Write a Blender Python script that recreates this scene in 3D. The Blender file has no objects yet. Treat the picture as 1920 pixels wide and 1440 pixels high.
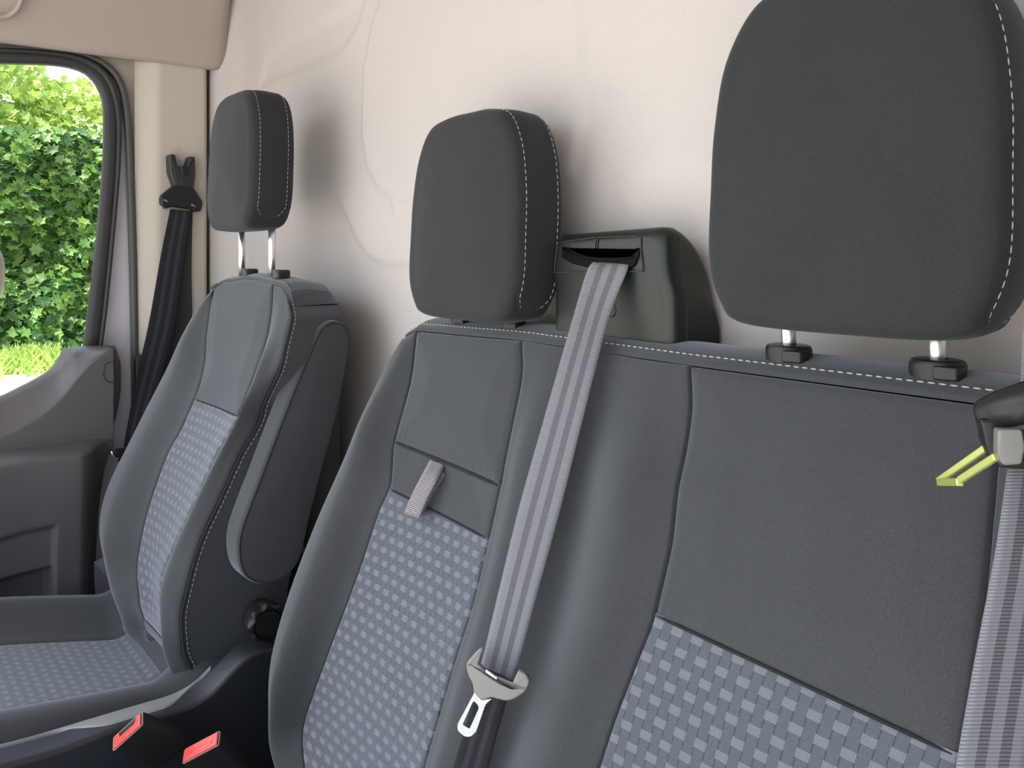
import bpy, bmesh, math, random
from mathutils import Vector, Matrix, noise
random.seed(7)
PI = math.pi
# ------------------------------------------------------------------ camera
# level camera standing in the open passenger doorway; x = across the cab, y = towards the bulkhead, z = up
CZ = 1.30
SY, CY = 0.786, math.sqrt(1 - 0.786 ** 2)
FPX, HOR = 1600.0, 475.0
scene = bpy.context.scene
C = scene.collection
cam_d = bpy.data.cameras.new('camera'); cam = bpy.data.objects.new('camera', cam_d); C.objects.link(cam)
cam.location = (0, 0, CZ); cam.rotation_euler = (PI / 2, 0, math.asin(SY))
cam_d.sensor_width = 36; cam_d.lens = 36 * FPX / 1920; cam_d.shift_y = -(720 - HOR) / 1920
cam_d.clip_start = 0.02; cam_d.clip_end = 300
scene.camera = cam
# ------------------------------------------------------------------ light
scene.view_settings.view_transform = 'Standard'; scene.view_settings.look = 'None'
scene.view_settings.gamma = 1; scene.view_settings.use_curve_mapping = False
scene.view_settings.exposure = 1.0
w = bpy.data.worlds.new('world'); scene.world = w; w.use_nodes = True
nt = w.node_tree; nt.nodes.clear()
out = nt.nodes.new('ShaderNodeOutputWorld'); bg = nt.nodes.new('ShaderNodeBackground')
sky = nt.nodes.new('ShaderNodeTexSky'); sky.sky_type = 'NISHITA'; sky.sun_disc = False
sky.sun_elevation = math.radians(60); sky.sun_rotation = math.radians(205); sky.dust_density = 3.0; sky.air_density = 1.0
hsv = nt.nodes.new('ShaderNodeHueSaturation'); hsv.inputs['Saturation'].default_value = 0.45
nt.links.new(sky.outputs[0], hsv.inputs['Color']); nt.links.new(hsv.outputs[0], bg.inputs[0])
bg.inputs[1].default_value = 0.30; nt.links.new(bg.outputs[0], out.inputs[0])
sd = bpy.data.lights.new('sun', 'SUN'); sd.energy = 5.0; sd.angle = math.radians(1.0); sd.color = (1, .95, .86)
sun = bpy.data.objects.new('sun', sd); C.objects.link(sun)
sun.rotation_euler = Vector((-0.16, 0.42, -0.88)).to_track_quat('-Z', 'Y').to_euler()

# ------------------------------------------------------------------ helpers
def W(px, py, Y=None, X=None):
    u = (px - 960) / FPX; v = (HOR - py) / FPX
    dx = -SY + CY * u; dy = CY + SY * u
    t = Y / dy if Y is not None else X / dx
    return Vector((dx * t, dy * t, CZ + v * t))
class Plane:      # a reclined seat-back plane  Y = Y0 - k (z0 - z) - b
    def __init__(s, Y0, z0, k): s.Y0, s.z0, s.k = Y0, z0, k
    def at(s, px, py, b=0.0):
        u = (px - 960) / FPX; v = (HOR - py) / FPX
        dx = -SY + CY * u; dy = CY + SY * u
        t = (s.Y0 - s.k * (s.z0 - CZ) - b) / (dy - s.k * v)
        return Vector((dx * t, dy * t, CZ + v * t))
def sstep(a, b, x):
    if a == b: return 1.0 if x >= a else 0.0
    t = max(0.0, min(1.0, (x - a) / (b - a))); return t * t * (3 - 2 * t)
def lerp(a, b, t): return a + (b - a) * t
def pchip(xs, ys, x):
    n = len(xs)
    if n == 1: return ys[0]
    d = [(ys[i + 1] - ys[i]) / max(1e-9, xs[i + 1] - xs[i]) for i in range(n - 1)]
    if x <= xs[0]: return ys[0] + d[0] * (x - xs[0])
    if x >= xs[-1]: return ys[-1] + d[-1] * (x - xs[-1])
    i = 0
    while x > xs[i + 1]: i += 1
    def m(j):
        if j == 0: return d[0]
        if j == n - 1: return d[-1]
        a, b = d[j - 1], d[j]
        if a * b <= 0: return 0.0
        return 2 * a * b / (a + b)
    h = xs[i + 1] - xs[i]; t = (x - xs[i]) / h
    return ((2 * t**3 - 3 * t**2 + 1) * ys[i] + (t**3 - 2 * t**2 + t) * h * m(i) + (-2 * t**3 + 3 * t**2) * ys[i + 1] + (t**3 - t**2) * h * m(i + 1))
def smooth_path(pts, n):           # resample a 3d path, Catmull-Rom, n even steps
    pts = [Vector(p) for p in pts]; dense = []
    m = len(pts)
    for i in range(m - 1):
        p0 = pts[i - 1] if i > 0 else pts[i] * 2 - pts[i + 1]; p1, p2 = pts[i], pts[i + 1]
        p3 = pts[i + 2] if i + 2 < m else pts[i + 1] * 2 - pts[i]
        for k in range(16):
            t = k / 16
            dense.append(0.5 * ((2 * p1) + (p2 - p0) * t + (2 * p0 - 5 * p1 + 4 * p2 - p3) * t * t + (3 * p1 - p0 - 3 * p2 + p3) * t ** 3))
    dense.append(pts[-1])
    L = [0.0]
    for a, b in zip(dense, dense[1:]): L.append(L[-1] + (b - a).length)
    res = []; j = 0
    for i in range(n + 1):
        s = L[-1] * i / n
        while j < len(L) - 2 and L[j + 1] < s: j += 1
        t = (s - L[j]) / max(1e-9, L[j + 1] - L[j]); res.append(dense[j].lerp(dense[j + 1], min(1, max(0, t))))
    return res
def plen(pts): return sum((b - a).length for a, b in zip(pts, pts[1:]))
def mesh_obj(name, verts, faces, mat, parent=None, smooth=True, uvs=None, kind=None):
    me = bpy.data.meshes.new(name); me.from_pydata([tuple(v) for v in verts], [], faces); me.update()
    if uvs:
        ul = me.uv_layers.new(name='UVMap')
        for l in me.loops: ul.data[l.index].uv = uvs[l.vertex_index]
    if mat: me.materials.append(mat)
    if smooth: me.polygons.foreach_set('use_smooth', [True] * len(me.polygons))
    o = bpy.data.objects.new(name, me); C.objects.link(o)
    if parent: o.parent = parent; o.matrix_parent_inverse = Matrix.Translation(-parent_loc(parent))
    if kind: o['kind'] = kind
    return o
def parent_loc(p):      # only the root of a thing carries a location
    return Vector(p.location) if p.parent is None else Vector((0, 0, 0))
def fixn(o, outward_from=None):
    bm = bmesh.new(); bm.from_mesh(o.data); bmesh.ops.recalc_face_normals(bm, faces=bm.faces); bm.to_mesh(o.data); bm.free(); return o
def sharp(o, deg=35):
    try:
        o.data.set_sharp_from_angle(angle=math.radians(deg))
    except Exception: pass
    return o
class MB:
    def __init__(s): s.v = []; s.f = []; s.uv = []
    def add(s, vs, fs):
        b = len(s.v); s.v += [Vector(v) for v in vs]; s.f += [tuple(b + i for i in f) for f in fs]
    def box(s, c, ax, ay, az):      # centre and three half axes
        c = Vector(c); ax, ay, az = Vector(ax), Vector(ay), Vector(az)
        vs = [c + i * ax + j * ay + k * az for i in (-1, 1) for j in (-1, 1) for k in (-1, 1)]
        s.add(vs, [(0, 1, 3, 2), (4, 6, 7, 5), (0, 4, 5, 1), (2, 3, 7, 6), (0, 2, 6, 4), (1, 5, 7, 3)])
    def tube(s, pts, r, n=10, closed=False, caps=True):
        pts = [Vector(p) for p in pts]; m = len(pts); rings = []; up = None
        for i, p in enumerate(pts):
            if closed: d = pts[(i + 1) % m] - pts[i - 1]
            else: d = pts[min(i + 1, m - 1)] - pts[max(i - 1, 0)]
            d.normalize()
            if up is None: up = d.orthogonal().normalized()
            up = (up - d * up.dot(d)).normalized(); sd_ = d.cross(up)
            rr = r(i / (m - 1)) if callable(r) else r
            rings.append([p + up * math.cos(2 * PI * k / n) * rr + sd_ * math.sin(2 * PI * k / n) * rr for k in range(n)])
        vs = [v for rg in rings for v in rg]; fs = []
        for i in range(m if closed else m - 1):
            for k in range(n):
                a = i * n + k; b = i * n + (k + 1) % n; c2 = ((i + 1) % m) * n
                fs.append((a, b, c2 + (k + 1) % n, c2 + k))
        if not closed and caps: fs.append(tuple(range(n))[::-1]); fs.append(tuple((m - 1) * n + k for k in range(n)))
        s.add(vs, fs)
    def grid(s, rows):
        nu = len(rows[0]); vs = [p for r in rows for p in r]; fs = []
        for j in range(len(rows) - 1):
            for i in range(nu - 1):
                fs.append((j * nu + i, j * nu + i + 1, (j + 1) * nu + i + 1, (j + 1) * nu + i))
        s.add(vs, fs)
    def build(s, name, mat, parent=None, smooth=True, kind=None, fix=True, sh=None):
        o = mesh_obj(name, s.v, s.f, mat, parent, smooth, None, kind)
        if fix: fixn(o)
        if sh: sharp(o, sh)
        return o
def rings_solid(rings, mb=None, cap0=True, cap1=True):     # closed loops of equal length
    mb = mb or MB(); n = len(rings[0]); vs = [p for r in rings for p in r]; fs = []
    for j in range(len(rings) - 1):
        for k in range(n):
            fs.append((j * n + k, j * n + (k + 1) % n, (j + 1) * n + (k + 1) % n, (j + 1) * n + k))
    if cap0: fs.append(tuple(range(n))[::-1])
    if cap1: fs.append(tuple((len(rings) - 1) * n + k for k in range(n)))
    mb.add(vs, fs); return mb
def resample2(pts, n, sm=True):
    P = [Vector((p[0], p[1], 0)) for p in pts]
    if sm:
        q = [P[-2], P[-1]] + P + [P[0], P[1]]
        d = []
        for i in range(1, len(q) - 2):
            p0, p1, p2, p3 = q[i - 1], q[i], q[i + 1], q[i + 2]
            if i < 2 or i >= len(P) + 2: continue
            for k in range(12):
                t = k / 12
                d.append(0.5 * ((2 * p1) + (p2 - p0) * t + (2 * p0 - 5 * p1 + 4 * p2 - p3) * t * t + (3 * p1 - p0 - 3 * p2 + p3) * t ** 3))
        P = d
    P = P + [P[0]]
    L = [0.0]
    for a, b in zip(P, P[1:]): L.append(L[-1] + (b - a).length)
    res = []; j = 0
    for i in range(n):
        s_ = L[-1] * i / n
        while L[j + 1] < s_: j += 1
        t = (s_ - L[j]) / max(1e-9, L[j + 1] - L[j]); v = P[j].lerp(P[j + 1], t); res.append((v.x, v.y))
    return res
def area2(p): return 0.5 * sum(p[i - 1][0] * p[i][1] - p[i][0] * p[i - 1][1] for i in range(len(p)))
def round_poly(pts, r, seg=6):      # polygon with rounded corners
    n = len(pts); res = []
    for i in range(n):
        p0, p1, p2 = Vector(pts[i - 1]), Vector(pts[i]), Vector(pts[(i + 1) % n])
        rr = r[i] if isinstance(r, (list, tuple)) else r
        a = (p0 - p1); b = (p2 - p1); d = min(rr, a.length * .45, b.length * .45)
        A = p1 + a.normalized() * d; B = p1 + b.normalized() * d
        for k in range(seg + 1):
            t = k / seg; res.append(tuple((A * (1 - t) ** 2 + p1 * 2 * t * (1 - t) + B * t * t)))
    return res
def inset(p, d):
    n = len(p); s_ = 1 if area2(p) > 0 else -1; res = []
    for i in range(n):
        a = Vector(p[i - 1]); b = Vector(p[i]); c = Vector(p[(i + 1) % n])
        e1 = (b - a); e2 = (c - b)
        e1 = e1.normalized() if e1.length > 1e-9 else e2.normalized(); e2 = e2.normalized() if e2.length > 1e-9 else e1
        nn = Vector((-(e1.y + e2.y), e1.x + e2.x)) * s_
        if nn.length < 1e-9: nn = Vector((-e1.y, e1.x)) * s_
        nn.normalize(); k = max(0.6, nn.dot(Vector((-e1.y, e1.x)) * s_))
        res.append(tuple(b + nn * d / k))
    return res
def relax(p, it):
    for _ in range(it): p = [((p[i - 1][0] + 2 * p[i][0] + p[(i + 1) % len(p)][0]) / 4, (p[i - 1][1] + 2 * p[i][1] + p[(i + 1) % len(p)][1]) / 4) for i in range(len(p))]
    return p
def slab(poly, fr, t0, t1, r=0.003, seg=3, mb=None, dome=0.0):
    # poly (2d) in frame fr=(origin, ux, uy, n) from depth t0 (back) to t1 (front), rounded both edges, domed front
    o, ux, uy, n = fr; rings = []
    def P(pl, d): return [o + ux * a + uy * b + n * d for a, b in pl]
    prof = [(r * (1 - math.sin(k / seg * PI / 2)), t0 + r * (1 - math.cos(k / seg * PI / 2))) for k in range(seg + 1)]
    prof += [(r * (1 - math.cos(k / seg * PI / 2)), t1 - r * (1 - math.sin(k / seg * PI / 2))) for k in range(seg + 1)]
    for ins, d in prof: rings.append(P(inset(poly, ins) if ins > 1e-6 else poly, d))
    if dome:
        base = inset(poly, r); cx = sum(a for a, b in base) / len(base); cy = sum(b for a, b in base) / len(base)
        for k in range(1, 8):
            f = 1 - k / 8; rings.append(P([(cx + (a - cx) * f, cy + (b - cy) * f) for a, b in base], t1 + dome * (1 - f * f)))
    return rings_solid(rings, mb)
def empty(name, loc, label, cat, group=None):
    o = bpy.data.objects.new(name, None); C.objects.link(o); o.location = loc; o.empty_display_size = 0.05
    tag(o, label, cat, group); return o
def tag(o, label, cat, group=None):
    o['label'] = label; o['category'] = cat
    if group: o['group'] = group
    return o
def struct(o): o['kind'] = 'structure'; return o
def stitches(path, mat, parent, r=0.00055, dash=0.0052, gap=0.0026, off=None, name='stitching'):
    L = plen(path); n = max(2, int(L / (dash + gap))); pp = smooth_path(path, n * 3); mb = MB()
    for i in range(n):
        a, b = pp[i * 3], pp[i * 3 + 2]
        o = off if off else Vector((0, 0, 0))
        mb.tube([a + o, (a * 2 + b) / 3 + o, (a + 2 * b) / 3 + o, b + o], lambda t: r * (0.55 if t in (0.0, 1.0) else 1), 6)
    return mb.build(name, mat, parent)

# ------------------------------------------------------------------ materials
def new_mat(name):
    m = bpy.data.materials.new(name); m.use_nodes = True; n = m.node_tree
    return m, n, n.nodes['Principled BSDF']
def N(nt_, t, **kw):
    n = nt_.nodes.new(t)
    for k, v in kw.items():
        if k in ('operation', 'blend_type', 'data_type', 'wave_type', 'bands_direction', 'feature', 'interpolation_type'): setattr(n, k, v)
        else: n.inputs[k].default_value = v
    return n
def math_(nt_, op, a, b=None, c=None, clamp=False):
    n = nt_.nodes.new('ShaderNodeMath'); n.operation = op; n.use_clamp = clamp
    for i, v in enumerate((a, b, c)):
        if v is None: continue
        if isinstance(v, (int, float)): n.inputs[i].default_value = v
        else: nt_.links.new(v, n.inputs[i])
    return n.outputs[0]
def mixc(nt_, f, a, b):
    n = nt_.nodes.new('ShaderNodeMix'); n.data_type = 'RGBA'
    for i, v in ((0, f), (6, a), (7, b)):
        if isinstance(v, (int, float, tuple)): n.inputs[i].default_value = v if not isinstance(v, tuple) else (*v[:3], 1)
        else: nt_.links.new(v, n.inputs[i])
    return n.outputs[2]
def simple(name, col, rough=0.5, metal=0.0, spec=0.5, bump=0.0, bscale=400, var=0.0, sheen=0.0, coat=0.0):
    m, n, p = new_mat(name)
    p.inputs['Base Color'].default_value = (*col, 1); p.inputs['Roughness'].default_value = rough
    p.inputs['Metallic'].default_value = metal; p.inputs['Specular IOR Level'].default_value = spec
    if sheen: p.inputs['Sheen Weight'].default_value = sheen; p.inputs['Sheen Roughness'].default_value = 0.5
    if coat: p.inputs['Coat Weight'].default_value = coat; p.inputs['Coat Roughness'].default_value = 0.15
    if bump or var:
        tc = n.nodes.new('ShaderNodeTexCoord'); nz = N(n, 'ShaderNodeTexNoise', Scale=bscale, Detail=2.0)
        n.links.new(tc.outputs['Object'], nz.inputs['Vector'])
        if bump:
            b = N(n, 'ShaderNodeBump', Strength=bump, Distance=0.0006); n.links.new(nz.outputs[0], b.inputs['Height']); n.links.new(b.outputs[0], p.inputs['Normal'])
        if var:
            f = math_(n, 'MULTIPLY_ADD', nz.outputs[0], var * 2, 1 - var)
            vm = n.nodes.new('ShaderNodeVectorMath'); vm.operation = 'SCALE'; vm.inputs[0].default_value = col; n.links.new(f, vm.inputs['Scale'])
            n.links.new(vm.outputs[0], p.inputs['Base Color'])
    return m
def fabric(name, col, weave=1400, sheen=0.35):
    m, n, p = new_mat(name)
    tc = n.nodes.new('ShaderNodeTexCoord')
    nz = N(n, 'ShaderNodeTexNoise', Scale=900, Detail=2.0); n.links.new(tc.outputs['Object'], nz.inputs['Vector'])
    nz2 = N(n, 'ShaderNodeTexNoise', Scale=14, Detail=3.0); n.links.new(tc.outputs['Object'], nz2.inputs['Vector'])
    sx = n.nodes.new('ShaderNodeSeparateXYZ'); n.links.new(tc.outputs['Object'], sx.inputs[0])
    a = math_(n, 'SINE', math_(n, 'MULTIPLY', math_(n, 'ADD', sx.outputs[0], math_(n, 'MULTIPLY', sx.outputs[1], 0.7)), 2 * PI / 0.0018))
    b = math_(n, 'SINE', math_(n, 'MULTIPLY', sx.outputs[2], 2 * PI / 0.0014))
    wv = math_(n, 'MULTIPLY', a, b)
    f = math_(n, 'ADD', math_(n, 'MULTIPLY_ADD', nz.outputs[0], 1.1, 0.40), math_(n, 'MULTIPLY_ADD', nz2.outputs[0], 0.24, -0.12))
    f = math_(n, 'MULTIPLY_ADD', wv, 0.10, f)
    vm = n.nodes.new('ShaderNodeVectorMath'); vm.operation = 'SCALE'; vm.inputs[0].default_value = col; n.links.new(f, vm.inputs['Scale'])
    n.links.new(vm.outputs[0], p.inputs['Base Color'])
    p.inputs['Roughness'].default_value = 0.85; p.inputs['Specular IOR Level'].default_value = 0.25
    p.inputs['Sheen Weight'].default_value = sheen; p.inputs['Sheen Roughness'].default_value = 0.45
    p.inputs['Sheen Tint'].default_value = (0.80, 0.875, 0.985, 1)
    bp = N(n, 'ShaderNodeBump', Strength=0.35, Distance=0.0005)
    n.links.new(math_(n, 'ADD', nz.outputs[0], math_(n, 'MULTIPLY', wv, 0.35)), bp.inputs['Height']); n.links.new(bp.outputs[0], p.inputs['Normal'])
    return m
def insert_fabric(name, base, light, per_u=0.0200, per_v=0.0146, grid_lines=1.0):
    m, n, p = new_mat(name)
    uv = n.nodes.new('ShaderNodeUVMap'); uv.uv_map = 'UVMap'
    sx = n.nodes.new('ShaderNodeSeparateXYZ'); n.links.new(uv.outputs[0], sx.inputs[0])
    Vv = math_(n, 'DIVIDE', sx.outputs[1], per_v); row = math_(n, 'FLOOR', Vv); fv = math_(n, 'SUBTRACT', Vv, row)
    odd = math_(n, 'FLOORED_MODULO', row, 2.0)
    Uu = math_(n, 'ADD', math_(n, 'DIVIDE', sx.outputs[0], per_u), math_(n, 'MULTIPLY', odd, 0.5))
    fu = math_(n, 'FRACT', Uu)
    def band(x, a, b): return math_(n, 'MULTIPLY', math_(n, 'GREATER_THAN', x, a), math_(n, 'LESS_THAN', x, b))
    sq = math_(n, 'MULTIPLY', band(fu, 0.0, 0.52), band(fv, 0.50, 0.97))
    gl = math_(n, 'GREATER_THAN', math_(n, 'FRACT', math_(n, 'MULTIPLY_ADD', fu, 13.0, .3)), 0.50)
    gv = math_(n, 'GREATER_THAN', math_(n, 'FRACT', math_(n, 'MULTIPLY_ADD', fv, 10.5, .25)), 0.55)
    g = math_(n, 'MAXIMUM', math_(n, 'MULTIPLY', gl, 0.7), math_(n, 'MULTIPLY', gv, 0.9)); g = math_(n, 'MULTIPLY', g, sq)
    ln = math_(n, 'MAXIMUM', band(fu, 0.0, 0.055), band(fu, 0.50, 0.555))
    dk = math_(n, 'MULTIPLY', ln, band(fv, 0.0, 0.50))
    fine = math_(n, 'SINE', math_(n, 'MULTIPLY', sx.outputs[1], 2 * PI / 0.0015))
    nz = N(n, 'ShaderNodeTexNoise', Scale=700, Detail=1.0); n.links.new(uv.outputs[0], nz.inputs['Vector'])
    sc = math_(n, 'ADD', math_(n, 'MULTIPLY_ADD', fine, 0.12, 0.65), math_(n, 'MULTIPLY', nz.outputs[0], 0.7))
    sc = math_(n, 'MULTIPLY', sc, math_(n, 'SUBTRACT', 1.0, math_(n, 'MULTIPLY', dk, 0.60)))
    sc = math_(n, 'MULTIPLY', sc, math_(n, 'MULTIPLY_ADD', sq, -0.15, 1.0))
    vm = n.nodes.new('ShaderNodeVectorMath'); vm.operation = 'SCALE'; vm.inputs[0].default_value = base; n.links.new(sc, vm.inputs['Scale'])
    col = mixc(n, math_(n, 'MULTIPLY', g, 0.60 * grid_lines), vm.outputs[0], light)
    n.links.new(col, p.inputs['Base Color'])
    p.inputs['Roughness'].default_value = 0.75; p.inputs['Specular IOR Level'].default_value = 0.35
    p.inputs['Sheen Weight'].default_value = 0.38; p.inputs['Sheen Tint'].default_value = (0.8, 0.88, 1, 1)
    hgt = math_(n, 'ADD', math_(n, 'MULTIPLY', sq, 0.8), math_(n, 'SUBTRACT', math_(n, 'MULTIPLY', fine, 0.12), dk))
    bp = N(n, 'ShaderNodeBump', Strength=0.8, Distance=0.0010); n.links.new(hgt, bp.inputs['Height']); n.links.new(bp.outputs[0], p.inputs['Normal'])
    return m
def webbing(name, col, dark, rough=0.45, ratio=2.0, rib=0.0016, stripes=((0.25, 0.41), (0.59, 0.75))):
    # uv.x 0..1 across, uv.y metres along
    m, n, p = new_mat(name)
    uv = n.nodes.new('ShaderNodeUVMap'); uv.uv_map = 'UVMap'
    sx = n.nodes.new('ShaderNodeSeparateXYZ'); n.links.new(uv.outputs[0], sx.inputs[0])
    s_ = None
    for a, b in stripes:
        k = math_(n, 'MULTIPLY', math_(n, 'GREATER_THAN', sx.outputs[0], a), math_(n, 'LESS_THAN', sx.outputs[0], b))
        s_ = k if s_ is None else math_(n, 'ADD', s_, k)
    wv = math_(n, 'SINE', math_(n, 'MULTIPLY', sx.outputs[1], 2 * PI / rib))
    dl = math_(n, 'MULTIPLY', math_(n, 'GREATER_THAN', wv, 0.2), 1.0)
    c = mixc(n, s_, col, mixc(n, dl, tuple(v * 1.0 for v in dark), tuple(v * ratio for v in dark))) if s_ is not None else mixc(n, 0.0, col, dark)
    sc = math_(n, 'MULTIPLY_ADD', wv, 0.16, 0.95)
    vm = n.nodes.new('ShaderNodeVectorMath'); vm.operation = 'SCALE'; n.links.new(c, vm.inputs[0]); n.links.new(sc, vm.inputs['Scale'])
    n.links.new(vm.outputs[0], p.inputs['Base Color'])
    p.inputs['Roughness'].default_value = rough; p.inputs['Specular IOR Level'].default_value = 0.6
    p.inputs['Sheen Weight'].default_value = 0.3
    bp = N(n, 'ShaderNodeBump', Strength=0.5, Distance=0.0004); n.links.new(wv, bp.inputs['Height']); n.links.new(bp.outputs[0], p.inputs['Normal'])
    return m
M = {}
M['fabric'] = fabric('seat_fabric', (0.0375, 0.0405, 0.0440), sheen=0.38)
M['fabric_shaded'] = fabric('shaded_seat_fabric', (0.0235, 0.0245, 0.0255), sheen=0.10)  # same fabric as the seats, darkened for the weaker light on the headrests
M['insert'] = insert_fabric('insert_fabric', (0.056, 0.069, 0.087), (0.225, 0.25, 0.29))
M['thread'] = simple('thread', (0.34, 0.34, 0.35), 0.7)
M['thread_dark'] = simple('thread_dark', (0.10, 0.10, 0.11), 0.8)
M['plastic'] = simple('black_plastic', (0.016, 0.017, 0.018), 0.42, bump=0.5, bscale=900, spec=0.5)
M['plastic_smooth'] = simple('smooth_black_plastic', (0.011, 0.011, 0.012), 0.36, spec=0.35)
M['plastic_box'] = simple('housing_plastic', (0.009, 0.013, 0.010), 0.40, bump=0.25, bscale=1100, spec=0.40)
M['lip'] = simple('glossy_black_lip', (0.003, 0.003, 0.004), 0.5, spec=0.08)
M['plastic_navy'] = simple('base_plastic', (0.010, 0.012, 0.018), 0.48, bump=0.35, bscale=900)
M['ledge_sheen'] = simple('painted_ledge_sheen', (0.17, 0.185, 0.19), 0.5, bump=0.4, bscale=700)  # sheen on the side cover's top edge, painted as a paler grey
M['door_grey'] = simple('door_plastic', (0.088, 0.083, 0.088), 0.42, bump=0.5, bscale=600)
M['door_sill'] = simple('door_sill_plastic', (0.16, 0.16, 0.165), 0.6, bump=0.5, bscale=600)
M['chrome'] = simple('chrome', (0.86, 0.88, 0.86), 0.28, metal=1.0)
M['steel_green_reflection'] = simple('metal_painted_reflection', (0.50, 0.56, 0.17), 0.35, metal=0.6)  # yellow-green reflection painted into the metal colour
M['steel'] = simple('brushed_steel', (0.36, 0.38, 0.40), 0.36, metal=1.0)
M['wall'] = simple('bulkhead_lining', (0.455, 0.430, 0.408), 0.85, bump=0.35, bscale=260, var=0.05)
M['pillar'] = simple('pillar_trim', (0.43, 0.40, 0.34), 0.55, bump=0.15, bscale=500)
M['header'] = simple('header_trim', (0.35, 0.30, 0.272), 0.8, bump=0.2, bscale=400)
M['rubber'] = simple('rubber', (0.022, 0.022, 0.022), 0.6)
M['rubber_grey'] = simple('seal_rubber', (0.055, 0.06, 0.06), 0.5)
M['paint'] = simple('painted_metal', (0.62, 0.60, 0.66), 0.3, coat=0.5)
M['tongue_grey'] = simple('tongue_plastic', (0.17, 0.17, 0.163), 0.38, spec=0.45)
M['red'] = simple('red_button', (0.80, 0.045, 0.035), 0.35)
M['belt'] = webbing('lit_belt_webbing', (0.135, 0.143, 0.168), (0.042, 0.045, 0.054))  # same webbing as the dark belt, window reflection painted in as paler grey
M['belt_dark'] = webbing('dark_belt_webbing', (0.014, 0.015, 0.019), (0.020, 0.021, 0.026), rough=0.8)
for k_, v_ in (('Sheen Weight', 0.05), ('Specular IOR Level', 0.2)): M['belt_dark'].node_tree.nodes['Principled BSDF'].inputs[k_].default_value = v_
M['loop'] = webbing('loop_webbing', (0.30, 0.27, 0.28), (0.05, 0.046, 0.05), ratio=5.5, rib=0.0021, stripes=((-1, 2),))
M['carpet'] = simple('floor_mat', (0.02, 0.02, 0.022), 0.9, bump=0.4)
M['pads'] = simple('mirror_housing', (0.11, 0.07, 0.045), 0.5)
M['tag_film'] = simple('clear_film', (0.045, 0.045, 0.055), 0.25)

# ------------------------------------------------------------------ seat surface machinery
class Sheet:
    """columns of 3d points, each a smooth curve over z; S(c,z) interpolates across columns"""
    def __init__(s, cols):
        s.c = []
        for col in cols:
            p = sorted(col, key=lambda q: q.z); zs = [q.z for q in p]
            s.c.append((zs, [q.x for q in p], [q.y for q in p]))
        s.ztops = [c[0][-1] for c in s.c]; s.n = len(s.c); s.cache = {}
    def row(s, z):
        k = round(z, 6)
        if k not in s.cache:
            xs = [pchip(c[0], c[1], z) for c in s.c]; ys = [pchip(c[0], c[2], z) for c in s.c]
            L = [0.0]
            for i in range(1, s.n): L.append(L[-1] + max(1e-4, math.hypot(xs[i] - xs[i - 1], ys[i] - ys[i - 1])))
            s.cache[k] = (L, xs, ys)
        return s.cache[k]
    def L(s, c, z):
        L, xs, ys = s.row(z); i = min(int(c), s.n - 2); return lerp(L[i], L[i + 1], c - i)
    def P(s, c, z):
        L, xs, ys = s.row(z); i = min(int(c), s.n - 2); t = lerp(L[i], L[i + 1], c - i)
        return Vector((pchip(L, xs, t), pchip(L, ys, t), z))
    def ztop(s, c): return pchip(list(range(s.n)), s.ztops, c)
    def nrm(s, c, z):
        e = 0.02; a = s.P(max(0, c - e), z); b = s.P(min(s.n - 1, c + e), z); d = s.P(c, z + 0.002) - s.P(c, z - 0.002)
        n = (b - a).cross(d); n.normalize(); return n        # faces -y
    def panel(s, name, c0, c1, zt, zb, mat, parent, nu=40, nv=70, e=0.010, depth=0.005, edges='LRTB', puff=0.0, wr=0.0, u0=0.0):
        fzt = zt if callable(zt) else (lambda c: zt); fzb = zb if callable(zb) else (lambda c: zb)
        def dist(n_):       # denser towards both ends
            r = []
            for i in range(n_ + 1):
                t = i / n_; r.append(0.16 * t + 0.84 * (0.5 - 0.5 * math.cos(PI * t)))
            return r
        us, vs = dist(nu), dist(nv); V_, UV = [], []
        for tv in vs:
            for tu in us:
                c = lerp(c0, c1, tu); z = lerp(fzt(c), fzb(c), tv); p = s.P(c, z); n = s.nrm(c, z)
                dl = abs(s.L(c, z) - s.L(c0, z)) if 'L' in edges else 9; dr = abs(s.L(c1, z) - s.L(c, z)) if 'R' in edges else 9
                h = abs(fzt(c) - fzb(c)); dt = tv * h if 'T' in edges else 9; db = (1 - tv) * h if 'B' in edges else 9
                dip = 0
                for d in (dl, dr, dt, db):
                    if d < e: dip = max(dip, depth * (0.45 * (1 - d / e) ** 2 + 1.3 * max(0, 1 - d / (e * .22)) ** 1.5))
                pf = puff * min(1, min(dl, dr, dt, db) / 0.05) if puff else 0
                if wr:
                    dm = min(dt, db); pf += wr * math.exp(-dm / 0.012) * math.sin(2 * PI * s.L(c, z) / 0.011 + 2 * math.sin(c * 9)) * min(1, dm / 0.003)
                V_.append(p - n * dip + n * pf); UV.append((s.L(c, z) + u0, z * 1.045))
        F_ = []; k = nu + 1
        for j in range(nv):
            for i in range(nu): F_.append((j * k + i, j * k + i + 1, (j + 1) * k + i + 1, (j + 1) * k + i))
        return mesh_obj(name, V_, F_, mat, parent, True, UV)

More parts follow.
